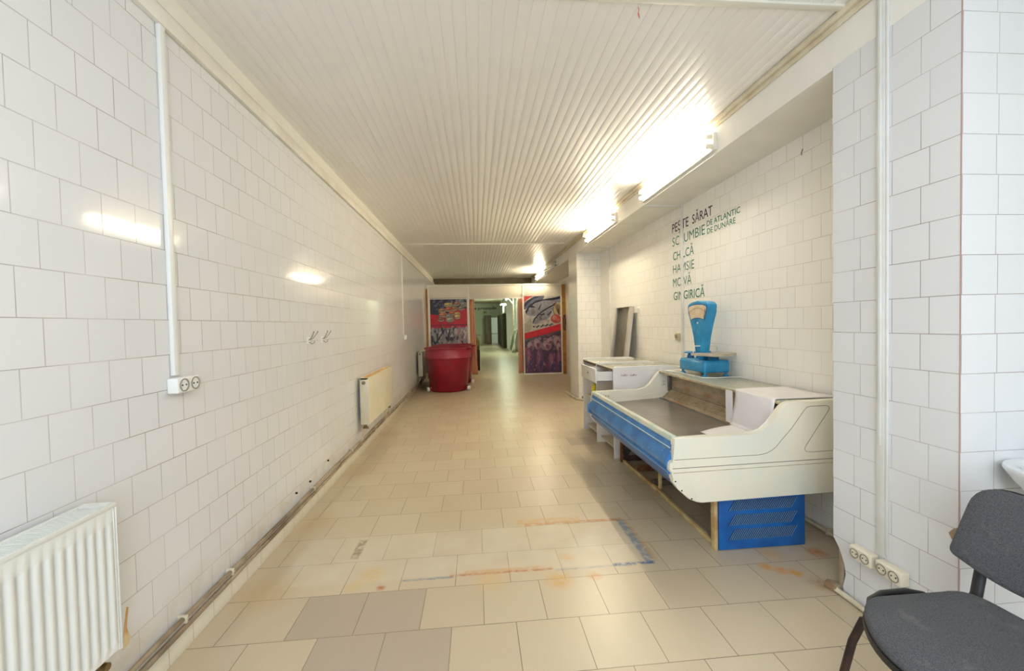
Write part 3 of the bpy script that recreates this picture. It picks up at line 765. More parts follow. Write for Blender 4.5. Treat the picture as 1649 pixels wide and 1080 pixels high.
def vent_panel(x0, x1, y, z0, z1, m, mslot, parent, mridge):
    v = MB().box(x0, x1, y, y + .006, z0, z1, .0015).box(x1 - .006, x1, y + .002, y + .10, z0, z1).box(x0, x0 + .004, y + .002, y + .03, z0, z1).build('vent_panel', m, parent)
    s = MB(); r_ = MB()
    rows = 3; zt = z1 - .035; rh = (z1 - z0 - .035 - .045) / rows
    for j in range(rows):
        za = zt - (j + 1) * rh + .014; zb = zt - j * rh - .010
        n = 31; px = (x1 - x0 - .15) / n
        for i in range(n):
            xa = x0 + .06 + i * px; sx = (zb - za) * .62
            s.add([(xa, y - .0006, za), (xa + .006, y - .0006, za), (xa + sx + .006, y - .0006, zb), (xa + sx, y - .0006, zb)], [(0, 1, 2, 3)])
            r_.prism([(xa + .0065, za), (xa + .0095, za), (xa + sx + .0095, zb), (xa + sx + .0065, zb)], 1, y - .0035, y + .001)
    s.build('vent_slots', mslot, v); r_.build('vent_ridges', mridge, v)
    return v
vent_panel(1.436, 1.995, 2.386, .004, .352, m_blue_vent, mat('slot_shadow', (14, 34, 66), .7), fc, mat('pale_slot_edge', (108, 150, 196), .4))  # slot ridges are paler than the panel
m_blackpaint = mat('blackened_metal', (44, 38, 34), .6, c2=(74, 50, 38), vscale=14)
vent_panel(1.436, 1.995, 4.05, .004, .345, m_blackpaint, mat('slot_glow', (150, 140, 118), .6), fc, m_blackpaint)

# white sheet draped over the near end of the counter
pp = thing('paper_sheet', (2.0, 2.6, .906), 'white cardboard sheet folded over the near end of the fish counter shelf', 'paper sheet')
m_paper = mat('white_cardboard', (238, 234, 234), .75, var=.05, vscale=5, bump=.2, bscale=40)
prof = [(2.235, .9075), (2.0, .9085), (1.815, .9095), (1.806, .905), (1.800, .85), (1.796, .76), (1.790, .68), (1.775, .664)]
def pf(i, j):
    k = i * (len(prof) - 1); a = min(int(k), len(prof) - 2); f = k - a
    x = prof[a][0] * (1 - f) + prof[a + 1][0] * f; z = prof[a][1] * (1 - f) + prof[a + 1][1] * f
    y = 2.392 + j * (.40 + .02 * math.sin(k * 1.3))
    bulge = .004 * math.sin(j * 5 + k) if k > 3 else 0
    return (x - abs(bulge), y + (.10 * (x - 1.8) if j > .9 else 0), z + (.0015 * (1 + math.sin(j * 7 + k)) if k <= 2.5 else 0))
MB().grid(pf, 28, 12).build('hanging_sheet', m_paper, pp, solid=.0012)
MB().grid(lambda i, j: (1.775 - .30 * i - .02 * j, 2.40 + (.34 - .12 * i) * j, .672 - .004 * i + .006 * math.sin(i * 3) * j), 10, 6).build('deck_flap', m_paper, pp, solid=.0012)
MB().box(1.788, 1.7895, 2.79, 2.87, .668, .900).build('side_flap', m_paper, pp)

# ------------------------------------------------------------------ blue shop scale on the counter
sc = thing('shop_scale', (2.07, 3.66, .905), 'blue dial shop scale with a steel pan standing on the fish counter', 'scale', rz=math.radians(4))
m_scale_dk = mat('deep_blue_enamel', (10, 100, 150), .35)
m_pan = mat('pan_metal', (200, 194, 176), .35, metal=.3, c2=(184, 172, 144), vscale=8)
MB().box(-.122, .122, -.200, .200, .036, .135, .016, seg=4).box(-.115, .115, -.193, .193, .128, .145, .008, seg=3).build('base', m_scale, sc, local=True)
for x in (-.10, .10):
    for y in (-.172, .172):
        MB().lathe([(0, 0), (.020, 0), (.024, .006), (.020, .014), (.011, .018), (.011, .040), (0, .040)], (x, y, 0), 18).build('foot', m_scale, sc, local=True)
hd_w = .92
hd = [(-.050, .21), (.050, .21), (.055, .27), (.070, .345), (.110, .455), (.160, .570), (.176, .612), (.172, .636), (.150, .655), (.10, .668), (.0, .675), (-.10, .668), (-.150, .655), (-.172, .636), (-.176, .612), (-.160, .570), (-.110, .455), (-.070, .345), (-.055, .27)]
hd = [(y * hd_w, z) for y, z in hd]
head = MB().prism(hd, 0, -.055, .034, .012, seg=4).build('dial_head', m_scale, sc, local=True)
fr = [(y * .93, .43 + (z - .43) * .95 if z > .43 else z + .01) for y, z in hd]
rim = MB().prism([(y * hd_w, z) for y, z in [(-.118, .496), (-.07, .510), (0, .515), (.07, .510), (.118, .496), (.160, .600), (.150, .632), (.09, .647), (0, .653), (-.09, .647), (-.150, .632), (-.160, .600)]], 0, -.0575, -.052, .001).build('dial_rim', m_scale_dk, head, local=True)
MB().prism([(y * hd_w, z) for y, z in [(-.108, .506), (-.06, .518), (0, .523), (.06, .518), (.108, .506), (.147, .600), (.140, .621), (.085, .635), (0, .640), (-.085, .635), (-.140, .621), (-.147, .600)]], 0, -.0595, -.0572).build('dial_face', mat('cream_dial_card', (226, 208, 176), .3, c2=(214, 190, 156), vscale=12), head, local=True)
tk = MB()
for k in range(31):
    a = math.radians(-32 + k * 64 / 30); L = .010 if k % 5 else .018
    c0 = .33
    r0_ = .285
    y0_, z0_ = math.sin(a) * r0_ * .87, c0 + math.cos(a) * r0_ - .0
    tk.box(-.0603, -.0596, y0_ - .0007, y0_ + .0007, z0_ - L, z0_)
tk.build('dial_marks', m_dark, head, local=True)
MB().prism([(-.104, .512), (-.098, .512), (-.124, .60), (-.128, .598)], 0, -.0615, -.0600).build('pointer', m_dark, head, local=True)
MB().prism([(-.030, .27), (.030, .27), (.032, .36), (.016, .40), (0, .412), (-.016, .40), (-.032, .36)], 0, -.061, -.050, .003).build('neck_boss', m_scale, head, local=True)
MB().prism([(-.008, .470), (.006, .462), (.010, .475), (-.004, .484)], 0, -.0585, -.0548).build('paint_chip', m_pvc, head, local=True)
MB().box(-.045, .045, -.055, .055, .140, .22, .012, seg=3).build('neck', m_scale, sc, local=True)
MB().lathe([(.050, .146), (.046, .155), (.040, .188), (0, .188)], (0, -.145, 0), 20).lathe([(0, .190), (.016, .190), (.016, .200), (0, .200)], (0, -.145, 0), 12).build('pan_support', m_scale_dk, sc, local=True)
pm = Matrix.Translation((0, -.145, 0)) @ Matrix.Rotation(math.radians(20), 4, 'Z') @ Matrix.Translation((0, .145, 0))
pn = MB().box(-.140, .140, -.265, -.025, .196, .204, .003, mtx=pm).build('weighing_pan', m_pan, sc, local=True)
MB().box(-.142, -.136, -.267, -.023, .186, .2075, .002, mtx=pm).box(.136, .142, -.267, -.023, .186, .2075, .002, mtx=pm).box(-.142, .142, -.269, -.263, .186, .2075, .002, mtx=pm).build('pan_rim', m_pan, pn, local=True)
MB().tube([(-.12, -.03, .204), (-.12, -.035, .25), (-.11, -.037, .266), (.10, -.037, .266), (.118, -.035, .25), (.12, -.03, .204)], .0045, 10).build('guard_rail', m_pvc_old, pn, local=True)
MB().lathe([(.0, .190), (.062, .190), (.066, .198), (.060, .204), (.052, .199), (0, .199)], (-.03, .155, 0), 28).build('weight_plate', m_scale, sc, local=True)
MB().lathe([(.034, .146), (.030, .16), (.022, .190), (0, .190)], (-.03, .155, 0), 18).build('plate_support', m_scale_dk, sc, local=True)
tag(MB().tube([(1.80, 4.06, .935), (1.84, 3.99, .912), (1.90, 3.90, .9105), (1.928, 3.80, .9105), (1.915, 3.60, .9105), (1.925, 3.42, .9105), (2.02, 3.375, .9105), (2.12, 3.40, .9105), (2.19, 3.38, .912), (2.225, 3.34, .916)], .0045, 8).build('power_cable', m_pvc_old), 'cream power cable lying on the counter around the blue scale', 'cable')

# ------------------------------------------------------------------ white shop desk beyond the counter
m_lam = mat('white_laminate', (228, 225, 221), .35, var=.03, vscale=3)
m_lam_in = mat('dull_laminate', (196, 186, 164), .5, var=.1)
m_work = mat('grey_worktop', (196, 196, 178), .16, c2=(178, 174, 150), vscale=4)
m_wedge = mat('dark_worktop_edge', (104, 88, 66), .5)
dk = thing('shop_desk', (1.8, 4.8, 0), 'white laminate shop desk with one drawer pulled open, beyond the fish counter', 'desk')
def sidep(y, t=.022, zt=.940):
    o = [(1.385, .0), (1.385, zt - .03), (1.393, zt - .010), (1.412, zt), (1.98, zt), (2.03, zt - .003), (2.075, zt - .018), (2.12, zt - .05), (2.17, zt - .08), (2.225, zt - .09), (2.225, 0)]
    return MB().prism(o, 1, y, y + t, .004, seg=3).build('side_panel', m_lam, dk)
pn1 = sidep(4.158, zt=.945); sidep(4.765); sidep(5.385)
for y0, y1 in ((4.181, 4.764), (4.788, 5.384)):
    MB().box(1.40, 2.19, y0, y1, .905, .917, .001).build('worktop', m_work, dk)
    MB().box(1.392, 1.40, y0, y1, .893, .918, .001).build('worktop_edge', m_wedge, dk)
    MB().box(1.43, 2.19, y0, y1, .06, .078, .001).build('shelf', m_lam_in, dk)
    MB().box(2.192, 2.205, y0, y1, .06, .90).build('back_board', m_lam_in, dk)
MB().box(1.43, 2.19, 4.788, 5.384, .452, .468, .001).build('shelf', m_beige, dk)
dr = MB().box(1.205, 1.223, 4.186, 4.756, .782, .925, .003).build('drawer', m_lam, dk)
MB().box(1.223, 1.72, 4.205, 4.217, .800, .893).box(1.223, 1.72, 4.733, 4.745, .800, .893).box(1.223, 1.72, 4.217, 4.733, .800, .808).box(1.71, 1.72, 4.217, 4.733, .808, .893).build('drawer_box', m_lam, dr)
MB().cyl((1.205, 4.46, .86), (1.198, 4.46, .86), .008, 10).cyl((1.205, 4.44, .86), (1.200, 4.44, .86), .004, 8).build('handle', m_brass, dr)
MB().box(1.385, 1.40, 5.35, 5.38, .79, .89, .002).build('front_stile', m_lam, dk)
m_sticker_r = mat('pink_sticker_print', (206, 60, 110), .5)
m_sticker_d = mat('dark_sticker_print', (84, 74, 84), .5)
for k, x in enumerate((1.466, 1.560)):
    s_ = MB().box(x - .004, x + .080, 4.1575, 4.1579, .838, .874).build('sticker', mat('pale_sticker', (222, 220, 214), .4), pn1)
    lettering('color', 1, 4.1572, x, x + .075, .850, .861, m_sticker_d, None, parent=s_, name='sticker_word', bold=.06)
    MB().prism([(x + .030, .844), (x + .036, .844), (x + .048, .868), (x + .042, .869)], 1, 4.1568, 4.1572).build('sticker_mark', m_sticker_r, s_)
tag(MB().lathe([(0, 0), (.034, 0), (.036, .01), (.036, .12), (.030, .15), (.014, .165), (.014, .18), (0, .18)], (1.45, 5.08, .468), 20).build('bottle', mat('yellow_plastic', (222, 206, 40), .35)), 'yellow plastic bottle on the shelf inside the shop desk', 'bottle')
tag(MB().box(1.385, 1.50, 4.95, 5.02, .469, .49, .004).build('wood_scrap', m_rust), 'brown scrap lying on the shelf edge inside the shop desk', 'scrap')

# ------------------------------------------------------------------ steel tray leaning in the niche
tr = thing('steel_tray', (2.0, 6.05, 0), 'tall steel tray leaning against the niche wall behind the shop desk', 'tray')
tm = Matrix.Translation((2.01, 0, 0)) @ Matrix.Rotation(math.radians(7.2), 4, 'Y')
y0, y1, LT = 5.70, 6.34, 1.625
MB().box(0.0, .004, y0, y1, 0, LT, mtx=tm).build('tray_bed', m_tray, tr)
MB().box(-.045, .004, y0 - .003, y0 + .004, 0, LT, .001, mtx=tm).box(-.050, -.042, y0 - .003, y0 + .060, 0, LT, .001, mtx=tm)\
    .box(-.045, .004, y1 - .004, y1 + .003, 0, LT, .001, mtx=tm).box(-.050, -.042, y1 - .060, y1 + .003, 0, LT, .001, mtx=tm)\
    .box(-.050, .004, y0, y1, LT - .003, LT + .004, .001, mtx=tm).box(-.050, .004, y0, y1, 0, .006, .001, mtx=tm).build('tray_rim', mat('dull_aluminium', (196, 188, 178), .4, metal=.4), tr)
tag(MB().lathe([(.0, .0), (.022, .0), (.022, .012), (.012, .03), (0, .03)], (XB - .03, 5.62, 1.585), 16, axis='x').build('coat_peg', m_pvc), 'small white knob on the niche wall beside the leaning tray', 'peg')

# ------------------------------------------------------------------ fabric chair in the near right corner
m_fab = mat('dark_grey_upholstery', (92, 94, 98), .95, c2=(62, 64, 70), vscale=330, bump=.5, bscale=700, spots=(14, .60, .85, (112, 110, 108)))
m_shellb = mat('black_plastic_shell', (30, 31, 34), .45, bump=.2, bscale=200)
m_tubeb = mat('worn_brown_black_tube', (62, 42, 36), .4, metal=.3, c2=(34, 28, 28), vscale=16)
ch = thing('chair', (1.44, 1.04, 0), 'dark grey fabric visitor chair with worn brown legs, in the near right corner', 'chair', rz=math.radians(91))
def warp(mb, fn): mb.v = [tuple(fn(*p)) for p in mb.v]; return mb
def rounded(pts, r, n=6):
    res = []; N = len(pts)
    for i in range(N):
        p = Vector(pts[i]); a = (Vector(pts[i - 1]) - p); b = (Vector(pts[(i + 1) % N]) - p)
        rr = r[i] if isinstance(r, (list, tuple)) else r
        rr = min(rr, a.length * .48, b.length * .48)
        A = p + a.normalized() * rr; B = p + b.normalized() * rr
        for k in range(n + 1):
            t = k / n; q = A * (1 - t) ** 2 + p * 2 * t * (1 - t) + B * t * t
            res.append((q.x, q.y))
    return res
def cushion(outl, h0, h1, dome, axis='z', n=7):
    """pillow: outline shrunk towards the centre in rings, height following a dome"""
    cx = sum(p[0] for p in outl) / len(outl); cy = sum(p[1] for p in outl) / len(outl)
    rings = [(.965, h0), (1.0, h0 + (h1 - h0) * .25), (1.0, h0 + (h1 - h0) * .6), (.985, h0 + (h1 - h0) * .85), (.95, h1)]
    rings += [(.95 * (1 - k / n), h1 + dome * (1 - (1 - k / n) ** 2)) for k in range(1, n)]
    vs_ = []; fs = []; N = len(outl)
    for s_, z in rings:
        for p in outl: vs_.append((cx + (p[0] - cx) * s_, cy + (p[1] - cy) * s_, z))
    for r in range(len(rings) - 1):
        for k in range(N): fs.append((r * N + k, r * N + (k + 1) % N, (r + 1) * N + (k + 1) % N, (r + 1) * N + k))
    vs_.append((cx, cy, h1 + dome)); c = len(vs_) - 1; L = (len(rings) - 1) * N
    for k in range(N): fs.append((L + k, L + (k + 1) % N, c))
    fs.append(list(range(N - 1, -1, -1)))
    return MB().add(vs_, fs)
so = rounded([(-.225, -.20), (-.25, .165), (-.11, .262), (.11, .262), (.25, .165), (.225, -.20)], [.08, .09, .12, .12, .09, .08])
se = warp(cushion(so, .428, .462, .012), lambda x, y, z: (x, y, z - .035 * max(0, (y - .12) / .11) ** 2 * .6 + .018 * max(0, (-y - .08) / .12))).build('seat', m_fab, ch, local=True, smooth=60)
so2 = [(p[0] * 1.012, p[1] * 1.012) for p in so]
warp(MB().prism(so2, 2, .412, .432, .004), lambda x, y, z: (x, y, z - .02 * max(0, (y - .12) / .11) ** 2 + .018 * max(0, (-y - .08) / .12))).build('seat_shell', m_shellb, ch, local=True)
# backrest: pillow built flat then stood up, tilted and curved
bo = rounded([(-.268, .045), (-.228, .300), (.228, .300), (.268, .045), (.14, .0), (-.14, .0)], [.022, .075, .075, .022, .12, .12])
def back_pose(x, y, z):   # x lateral, y up, z thickness towards the sitter
    yy = -.235 - (y) * .20 + z + .35 * x * x
    return (x, yy, .528 + y * .98 + z * .2)
cb_ = cushion(bo, .0, .034, .008); warp(cb_, back_pose).build('backrest', m_fab, ch, local=True, smooth=60)
warp(MB().prism([(p[0] * 1.015, (p[1] - .14) * 1.02 + .14) for p in bo], 2, -.014, .002, .004), back_pose).build('back_shell', m_shellb, ch, local=True)
for s in (-1, 1):
    pts = [(s * .195, -.10, .405), (s * .200, -.165, .405), (s * .202, -.200, .42), (s * .202, -.222, .46), (s * .202, -.238, .54), (s * .200, -.262, .64), (s * .198, -.285, .72)]
    mb = MB()
    for a, b in zip(pts, pts[1:]): pass
    mb.tube(pts, [.013] * len(pts), 12)
    warp(mb, lambda x, y, z: (s * .20 + (x - s * .20) * 1.3, y, z)).build('back_post', m_shellb, ch, local=True)
    MB().tube([(s * .20, .14, .405), (s * .235, .165, .385), (s * .255, .185, .30), (s * .285, .235, .012)], .0125, 12).build('leg', m_tubeb, ch, local=True)
    MB().tube([(s * .20, -.10, .405), (s * .235, -.13, .385), (s * .25, -.16, .30), (s * .27, -.26, .012)], .0125, 12).build('leg', m_tubeb, ch, local=True)
    MB().tube([(s * .245, -.145, .398), (s * .268, -.10, .425), (s * .275, -.04, .438), (s * .275, .05, .438), (s * .268, .10, .425), (s * .245, .13, .398)], .013, 12).build('side_bracket', m_shellb, ch, local=True)
MB().tube([(-.2, .14, .405), (.2, .14, .405)], .011, 10).build('cross_tube', m_tubeb, ch, local=True)
MB().tube([(-.2, -.10, .405), (.2, -.10, .405)], .011, 10).build('cross_tube', m_tubeb, ch, local=True)

# ------------------------------------------------------------------ washbasin
wb = thing('washbasin', (2.14, 1.42, .70), 'white ceramic washbasin on the side wall behind the chair', 'washbasin')
m_cer = mat('white_ceramic', (238, 240, 242), .08)
def basin_ring(a, b, z, yc=1.18, n=48):
    r = []
    for k in range(n):
        t = 2 * PI * k / n
        c, s_ = math.cos(t), math.sin(t)
        e = .62 if s_ > 0 else .95
        x = 2.14 + a * math.copysign(abs(c) ** e, c); y = yc + b * math.copysign(abs(s_) ** (e), s_)
        r.append((x, min(y, 1.4255), z))
    return r
rings = [basin_ring(.06, .06, .66), basin_ring(.12, .11, .675), basin_ring(.19, .18, .73), basin_ring(.228, .225, .79), basin_ring(.245, .245, .825), basin_ring(.25, .25, .838), basin_ring(.247, .247, .845), basin_ring(.225, .225, .846), basin_ring(.212, .205, .838), basin_ring(.19, .18, .79), basin_ring(.14, .13, .735), basin_ring(.05, .05, .715)]
mb = MB(); n = 48
mb.add([p for r in rings for p in r], [(i * n + k, i * n + (k + 1) % n, (i + 1) * n + (k + 1) % n, (i + 1) * n + k) for i in range(len(rings) - 1) for k in range(n)] + [list(range(n - 1, -1, -1)), [(len(rings) - 1) * n + k for k in range(n)]])
mb.build('bowl', m_cer, wb, smooth=60)
MB().cyl((2.14, 1.18, .714), (2.14, 1.18, .717), .022, 18).build('drain', m_chrome, wb)
MB().lathe([(0, .0), (.025, 0), (.022, .05), (.012, .08), (0, .08)], (2.14, 1.37, .845), 18).tube([(2.14, 1.37, .91), (2.14, 1.33, .95), (2.14, 1.27, .95), (2.14, 1.25, .93)], .009, 10).build('tap', m_chrome, wb)
MB().tube([(2.14, 1.2, .665), (2.14, 1.2, .50), (2.14, 1.25, .46), (2.14, 1.425, .46)], .02, 12).build('waste_pipe', m_pvc, wb)

# ------------------------------------------------------------------ red vats
m_red = mat('crimson_plastic', (134, 6, 34), .3, c2=(116, 2, 28), vscale=5)
m_red_top = mat('scuffed_crimson_collar', (150, 44, 62), .4, c2=(134, 20, 42), vscale=6)
m_red_in = mat('crimson_inside', (92, 14, 34), .5)
def vat(cx, cy, label):
    t = thing('plastic_vat', (cx, cy, 0), label, 'vat')
    MB().lathe([(0, .004), (.385, .004), (.402, .02), (.475, .745), (.466, .745), (.395, .03), (0, .03)], (cx, cy, 0), 56).build('body', m_red, t, smooth=50)
    MB().lathe([(.474, .70), (.502, .715), (.506, .735), (.490, .765), (.492, .90), (.512, .915), (.514, .935), (.500, .942), (.484, .93), (.480, .76), (.464, .735)], (cx, cy, 0), 56).build('collar', m_red_top, t, smooth=50)
    for a in (-155, -20):
        r = .418; x = cx + r * math.cos(math.radians(a)); y = cy + r * math.sin(math.radians(a))
        dx, dy = math.cos(math.radians(a)), math.sin(math.radians(a))
        MB().box(-.05, .03, -.06, .06, .03, .105, .012, mtx=Matrix.Translation((x, y, 0)) @ Matrix.Rotation(math.radians(a), 4, 'Z')).build('drain_boss', m_red, t)
        MB().cyl((x + dx * .03, y + dy * .03, .055), (x + dx * .075, y + dy * .075, .05), .045, 20).build('drain_cap', m_pvc, t)
    for a in (-25, 155):
        x = cx + .52 * math.cos(math.radians(a)); y = cy + .52 * math.sin(math.radians(a))
        MB().box(-.03, .03, -.09, .09, .885, .935, .010, mtx=Matrix.Translation((x, y, 0)) @ Matrix.Rotation(math.radians(a), 4, 'Z')).build('handle', m_red, t)
    return t
vat(-.63, 9.22, 'large round crimson plastic vat standing in front, by the left wall')
vat(-.56, 10.29, 'second crimson plastic vat, mostly hidden behind the front one')

# ------------------------------------------------------------------ white booth wall with fish posters
m_panel = mat('white_booth_panel', (240, 232, 214), .45, var=.05, vscale=1.5)
m_frame = mat('white_aluminium_profile', (244, 240, 230), .35)
bt = thing('booth_partition', (.5, YP, 0), 'white exhibition booth wall with two fish posters and an open doorway across the room', 'partition')
y0, y1 = YP, YP + .03
MB().box(-1.247, -.217, y0 + .008, y1 - .008, .04, 2.12).build('left_panel', m_panel, bt)
MB().box(1.30, 2.335, y0 + .008, y1 - .008, .03, 2.12).build('right_panel', m_panel, bt)
for a, b in ((-1.247, -.217), (-.183, 1.273), (1.307, 2.328)):
    MB().box(a, b, y0 + .008, y1 - .008, 2.135, 2.455, .001).build('header_panel', m_panel, bt)
MB().box(-1.283, 2.364, y0 - .004, y1 + .004, 2.455, 2.50, .004).build('top_rail', m_frame, bt)
MB().box(-.17, 1.27, y0 - .003, y1 + .003, 2.105, 2.135, .003).build('door_rail', m_frame, bt)
MB().box(-1.247, -.217, y0 - .003, y1 + .003, 2.115, 2.14, .003).build('door_rail', m_frame, bt)
MB().box(1.305, 2.335, y0 - .002, y1, .01, .045, .003).build('bottom_rail', m_frame, bt)
MB().box(-1.247, -.217, y0 - .002, y1, .01, .045, .003).build('bottom_rail', m_frame, bt)
for x in (-1.264, -.20, 1.29, 2.345):
    MB().box(x - .018, x + .018, y0 - .006, y1 + .006, 0, 2.455, .005).build('post', m_frame, bt)
for x in (-.20, 1.29):
    MB().box(x - .035, x + .035, y0 - .014, y0 - .006, 2.16, 2.25, .006).build('corner_clamp', m_frame, bt)
m_wood = mat('orange_varnished_wood', (188, 134, 52), .45, c2=(160, 104, 36), vscale=7)
MB().box(XL + .002, -1.284, y0 - .012, y0 + .03, .0, 2.40, .003).build('wood_strip', m_wood, bt)
ws = MB().box(2.366, 2.462, y0 - .005, y1, .0, 2.47, .003).build('wood_strip', m_wood, bt)
MB().tube([(2.42 + .028 * math.cos(a), y0 - .03 - .02 * math.sin(a) * 0, 1.42 + .21 * math.sin(a)) for a in [2 * PI * k / 24 for k in range(24)]], .014, 10, closed=True).build('oval_handle', mat('dark_red_handle', (74, 36, 30), .4), ws)

# poster artwork: flat shapes printed on the panel, layered a hair apart
def col_mat(c): return mat('print_%02x%02x%02x' % c, c, .45, c2=tuple(int(v * .86) for v in c), vscale=14)
class Art:
    def __init__(s, base_y): s.y = base_y; s.mb = MB(); s.mats = []; s.names = {}; s.n = 0
    def ci(s, c):
        if c not in s.names: s.names[c] = len(s.mats); s.mats.append(col_mat(c))
        return s.names[c]
    def poly(s, pts, c, clip=None):
        s.n += 1; y = s.y - s.n * .00006
        if clip:
            for ax, lim, sg in ((0, clip[0], 1), (0, clip[1], -1), (1, clip[2], 1), (1, clip[3], -1)):
                res = []
                for i in range(len(pts)):
                    a, b = pts[i - 1], pts[i]
                    ia, ib = (a[ax] - lim) * sg >= 0, (b[ax] - lim) * sg >= 0
                    if ia != ib:
                        t = (lim - a[ax]) / (b[ax] - a[ax]); res.append((a[0] + (b[0] - a[0]) * t, a[1] + (b[1] - a[1]) * t))
                    if ib: res.append(b)
                pts = res
                if len(pts) < 3: return
        s.mb.add([(p[0], y, p[1]) for p in pts], [list(range(len(pts)))], s.ci(c))
    def ell(s, cx, cz, rx, rz, rot, c, clip=None, n=16, a0=0, a1=360):
        R_ = math.radians(rot); pts = []
        full = a1 - a0 >= 360
        for k in range(n + (0 if full else 1)):
            a = math.radians(a0 + (a1 - a0) * k / n)
            x, z = rx * math.cos(a), rz * math.sin(a)
            pts.append((cx + x * math.cos(R_) - z * math.sin(R_), cz + x * math.sin(R_) + z * math.cos(R_)))
        s.poly(pts, c, clip)
# right poster
X0, X1, Z0, Z1 = 1.312, 2.325, .050, 2.165
sx = (X1 - X0) / 420; sz = (Z1 - Z0) / 895
qx = lambda cx: X0 + (cx - 105) * sx
qz = lambda cy: Z1 - (cy - 115) * sz
CL = (X0, X1, Z0, Z1)
A = Art(YP + .0075)
def P_(pts, c): A.poly([(qx(a), qz(b)) for a, b in pts], c, CL)
def E_(cx, cy, rx, ry, rot, c, **k): A.ell(qx(cx), qz(cy), rx * sx, ry * sz, rot, c, CL, **k)
P_([(105, 115), (525, 115), (525, 1010), (105, 1010)], (212, 207, 196))
P_([(105, 115), (220, 115), (150, 150), (105, 190)], (188, 62, 66))
def fish(pts_back, pts_belly, eye, c_back=(30, 34, 50), c_bel=(150, 148, 158)):
    P_(pts_belly, c_bel); P_(pts_back, c_back); E_(eye[0], eye[1], 7, 8, 0, (24, 22, 26)); E_(eye[0], eye[1], 3, 3, 0, (180, 170, 150))
fish([(105, 215), (150, 165), (230, 125), (330, 118), (300, 122), (215, 150), (150, 200), (112, 250), (105, 262)], [(105, 190), (220, 118), (340, 115), (330, 150), (210, 200), (120, 270), (105, 270)], (118, 232), c_bel=(96, 104, 124))
fish([(120, 285), (170, 215), (250, 165), (360, 150), (500, 128), (520, 118), (525, 150), (430, 170), (330, 168), (230, 200), (165, 250), (130, 330)], [(118, 290), (200, 190), (360, 155), (525, 150), (525, 190), (420, 215), (330, 290), (230, 350), (170, 345), (130, 330)], (160, 285))
P_([(150, 245), (195, 220), (245, 250), (200, 250)], (30, 32, 44)); P_([(265, 270), (300, 205), (305, 215), (280, 280)], (70, 66, 72)); P_([(180, 280), (215, 260), (240, 300), (215, 335), (185, 330)], (128, 118, 116))
fish([(197, 425), (215, 380), (270, 320), (330, 275), (420, 225), (480, 190), (470, 215), (380, 265), (300, 315), (240, 370), (205, 430)], [(200, 430), (260, 335), (360, 275), (470, 205), (440, 280), (400, 360), (330, 420), (250, 440), (205, 440)], (252, 370))
P_([(280, 330), (335, 315), (345, 330), (300, 345)], (34, 34, 44)); P_([(365, 340), (415, 290), (422, 305), (385, 345)], (52, 52, 60)); P_([(275, 350), (300, 345), (310, 385), (285, 400)], (110, 104, 108))
E_(340, 410, 75, 12, 8, (200, 180, 176))
for k in range(14): E_(215 + k * 17, 470 - k * 2 + (k % 3) * 5, 13, 9, 20 * (k % 4), ((44, 44, 52), (176, 168, 162), (84, 84, 92))[k % 3])
E_(490, 270, 52, 82, -8, (70, 52, 44)); E_(492, 268, 48, 78, -8, (214, 188, 142))
for k in range(9): P_([(505, 345), (448 + k * 9, 205 + abs(k - 3) * 4), (452 + k * 9, 203 + abs(k - 3) * 4), (509, 345)], (96, 66, 50))
E_(470, 385, 62, 52, -12, (196, 84, 76)); E_(452, 372, 30, 26, -12, (222, 140, 124)); E_(490, 395, 24, 18, 0, (212, 112, 98))
P_([(105, 440), (190, 360), (190, 480), (160, 530), (105, 545)], (190, 184, 164))
P_([(105, 545), (190, 525), (330, 490), (525, 440), (525, 520), (330, 570), (180, 605), (105, 620)], (214, 20, 44))
P_([(105, 614), (330, 566), (525, 515), (525, 535), (330, 590), (105, 640)], (94, 84, 92))
P_([(105, 640), (330, 590), (525, 535), (525, 1010), (105, 1010)], (76, 54, 78))
rs_ = random.Random(5)
for k in range(60):
    y_ = 560 + rs_.random() * 180; x_ = 110 + rs_.random() * 410
    if y_ > 650 - (x_ - 105) * .26: E_(x_, y_, 10 + rs_.random() * 16, 8 + rs_.random() * 14, rs_.random() * 180, rs_.choice([(160, 140, 152), (140, 112, 128), (120, 88, 112), (168, 158, 160), (66, 56, 70), (150, 70, 92)]))
for cx_, cy_, w_, h_ in ((170, 700, 40, 60), (250, 670, 46, 70), (360, 690, 55, 62), (395, 640, 44, 36), (480, 650, 50, 70), (500, 720, 34, 60)):
    E_(cx_, cy_, w_, h_, 8, (146, 112, 130)); E_(cx_ - 6, cy_ - 8, w_ * .7, h_ * .7, 8, (180, 150, 160)); E_(cx_ + 8, cy_ + 14, w_ * .4, h_ * .4, 0, (128, 66, 92))
for cx_, cy_, w_, h_ in ((160, 860, 50, 150), (275, 870, 48, 140), (420, 900, 66, 130), (505, 880, 40, 130)):
    E_(cx_, cy_, w_, h_, 0, (104, 62, 100)); E_(cx_ - 8, cy_ - 20, w_ * .66, h_ * .8, 3, (130, 80, 112)); E_(cx_ - 12, cy_ - 40, w_ * .3, h_ * .6, 3, (158, 106, 128)); E_(cx_ + 10, cy_ + 50, w_ * .4, h_ * .4, 0, (72, 56, 110))
for k in range(46):
    E_(115 + rs_.random() * 400, 760 + rs_.random() * 240, 4 + rs_.random() * 5, 6 + rs_.random() * 22, -20 + rs_.random() * 40, rs_.choice([(160, 120, 150), (58, 40, 72), (140, 70, 104), (84, 66, 120)]))
po = A.mb.build('fish_poster', A.mats, bt, smooth=0); po['label'] = 'poster of fresh fish above a red band and purple squid'
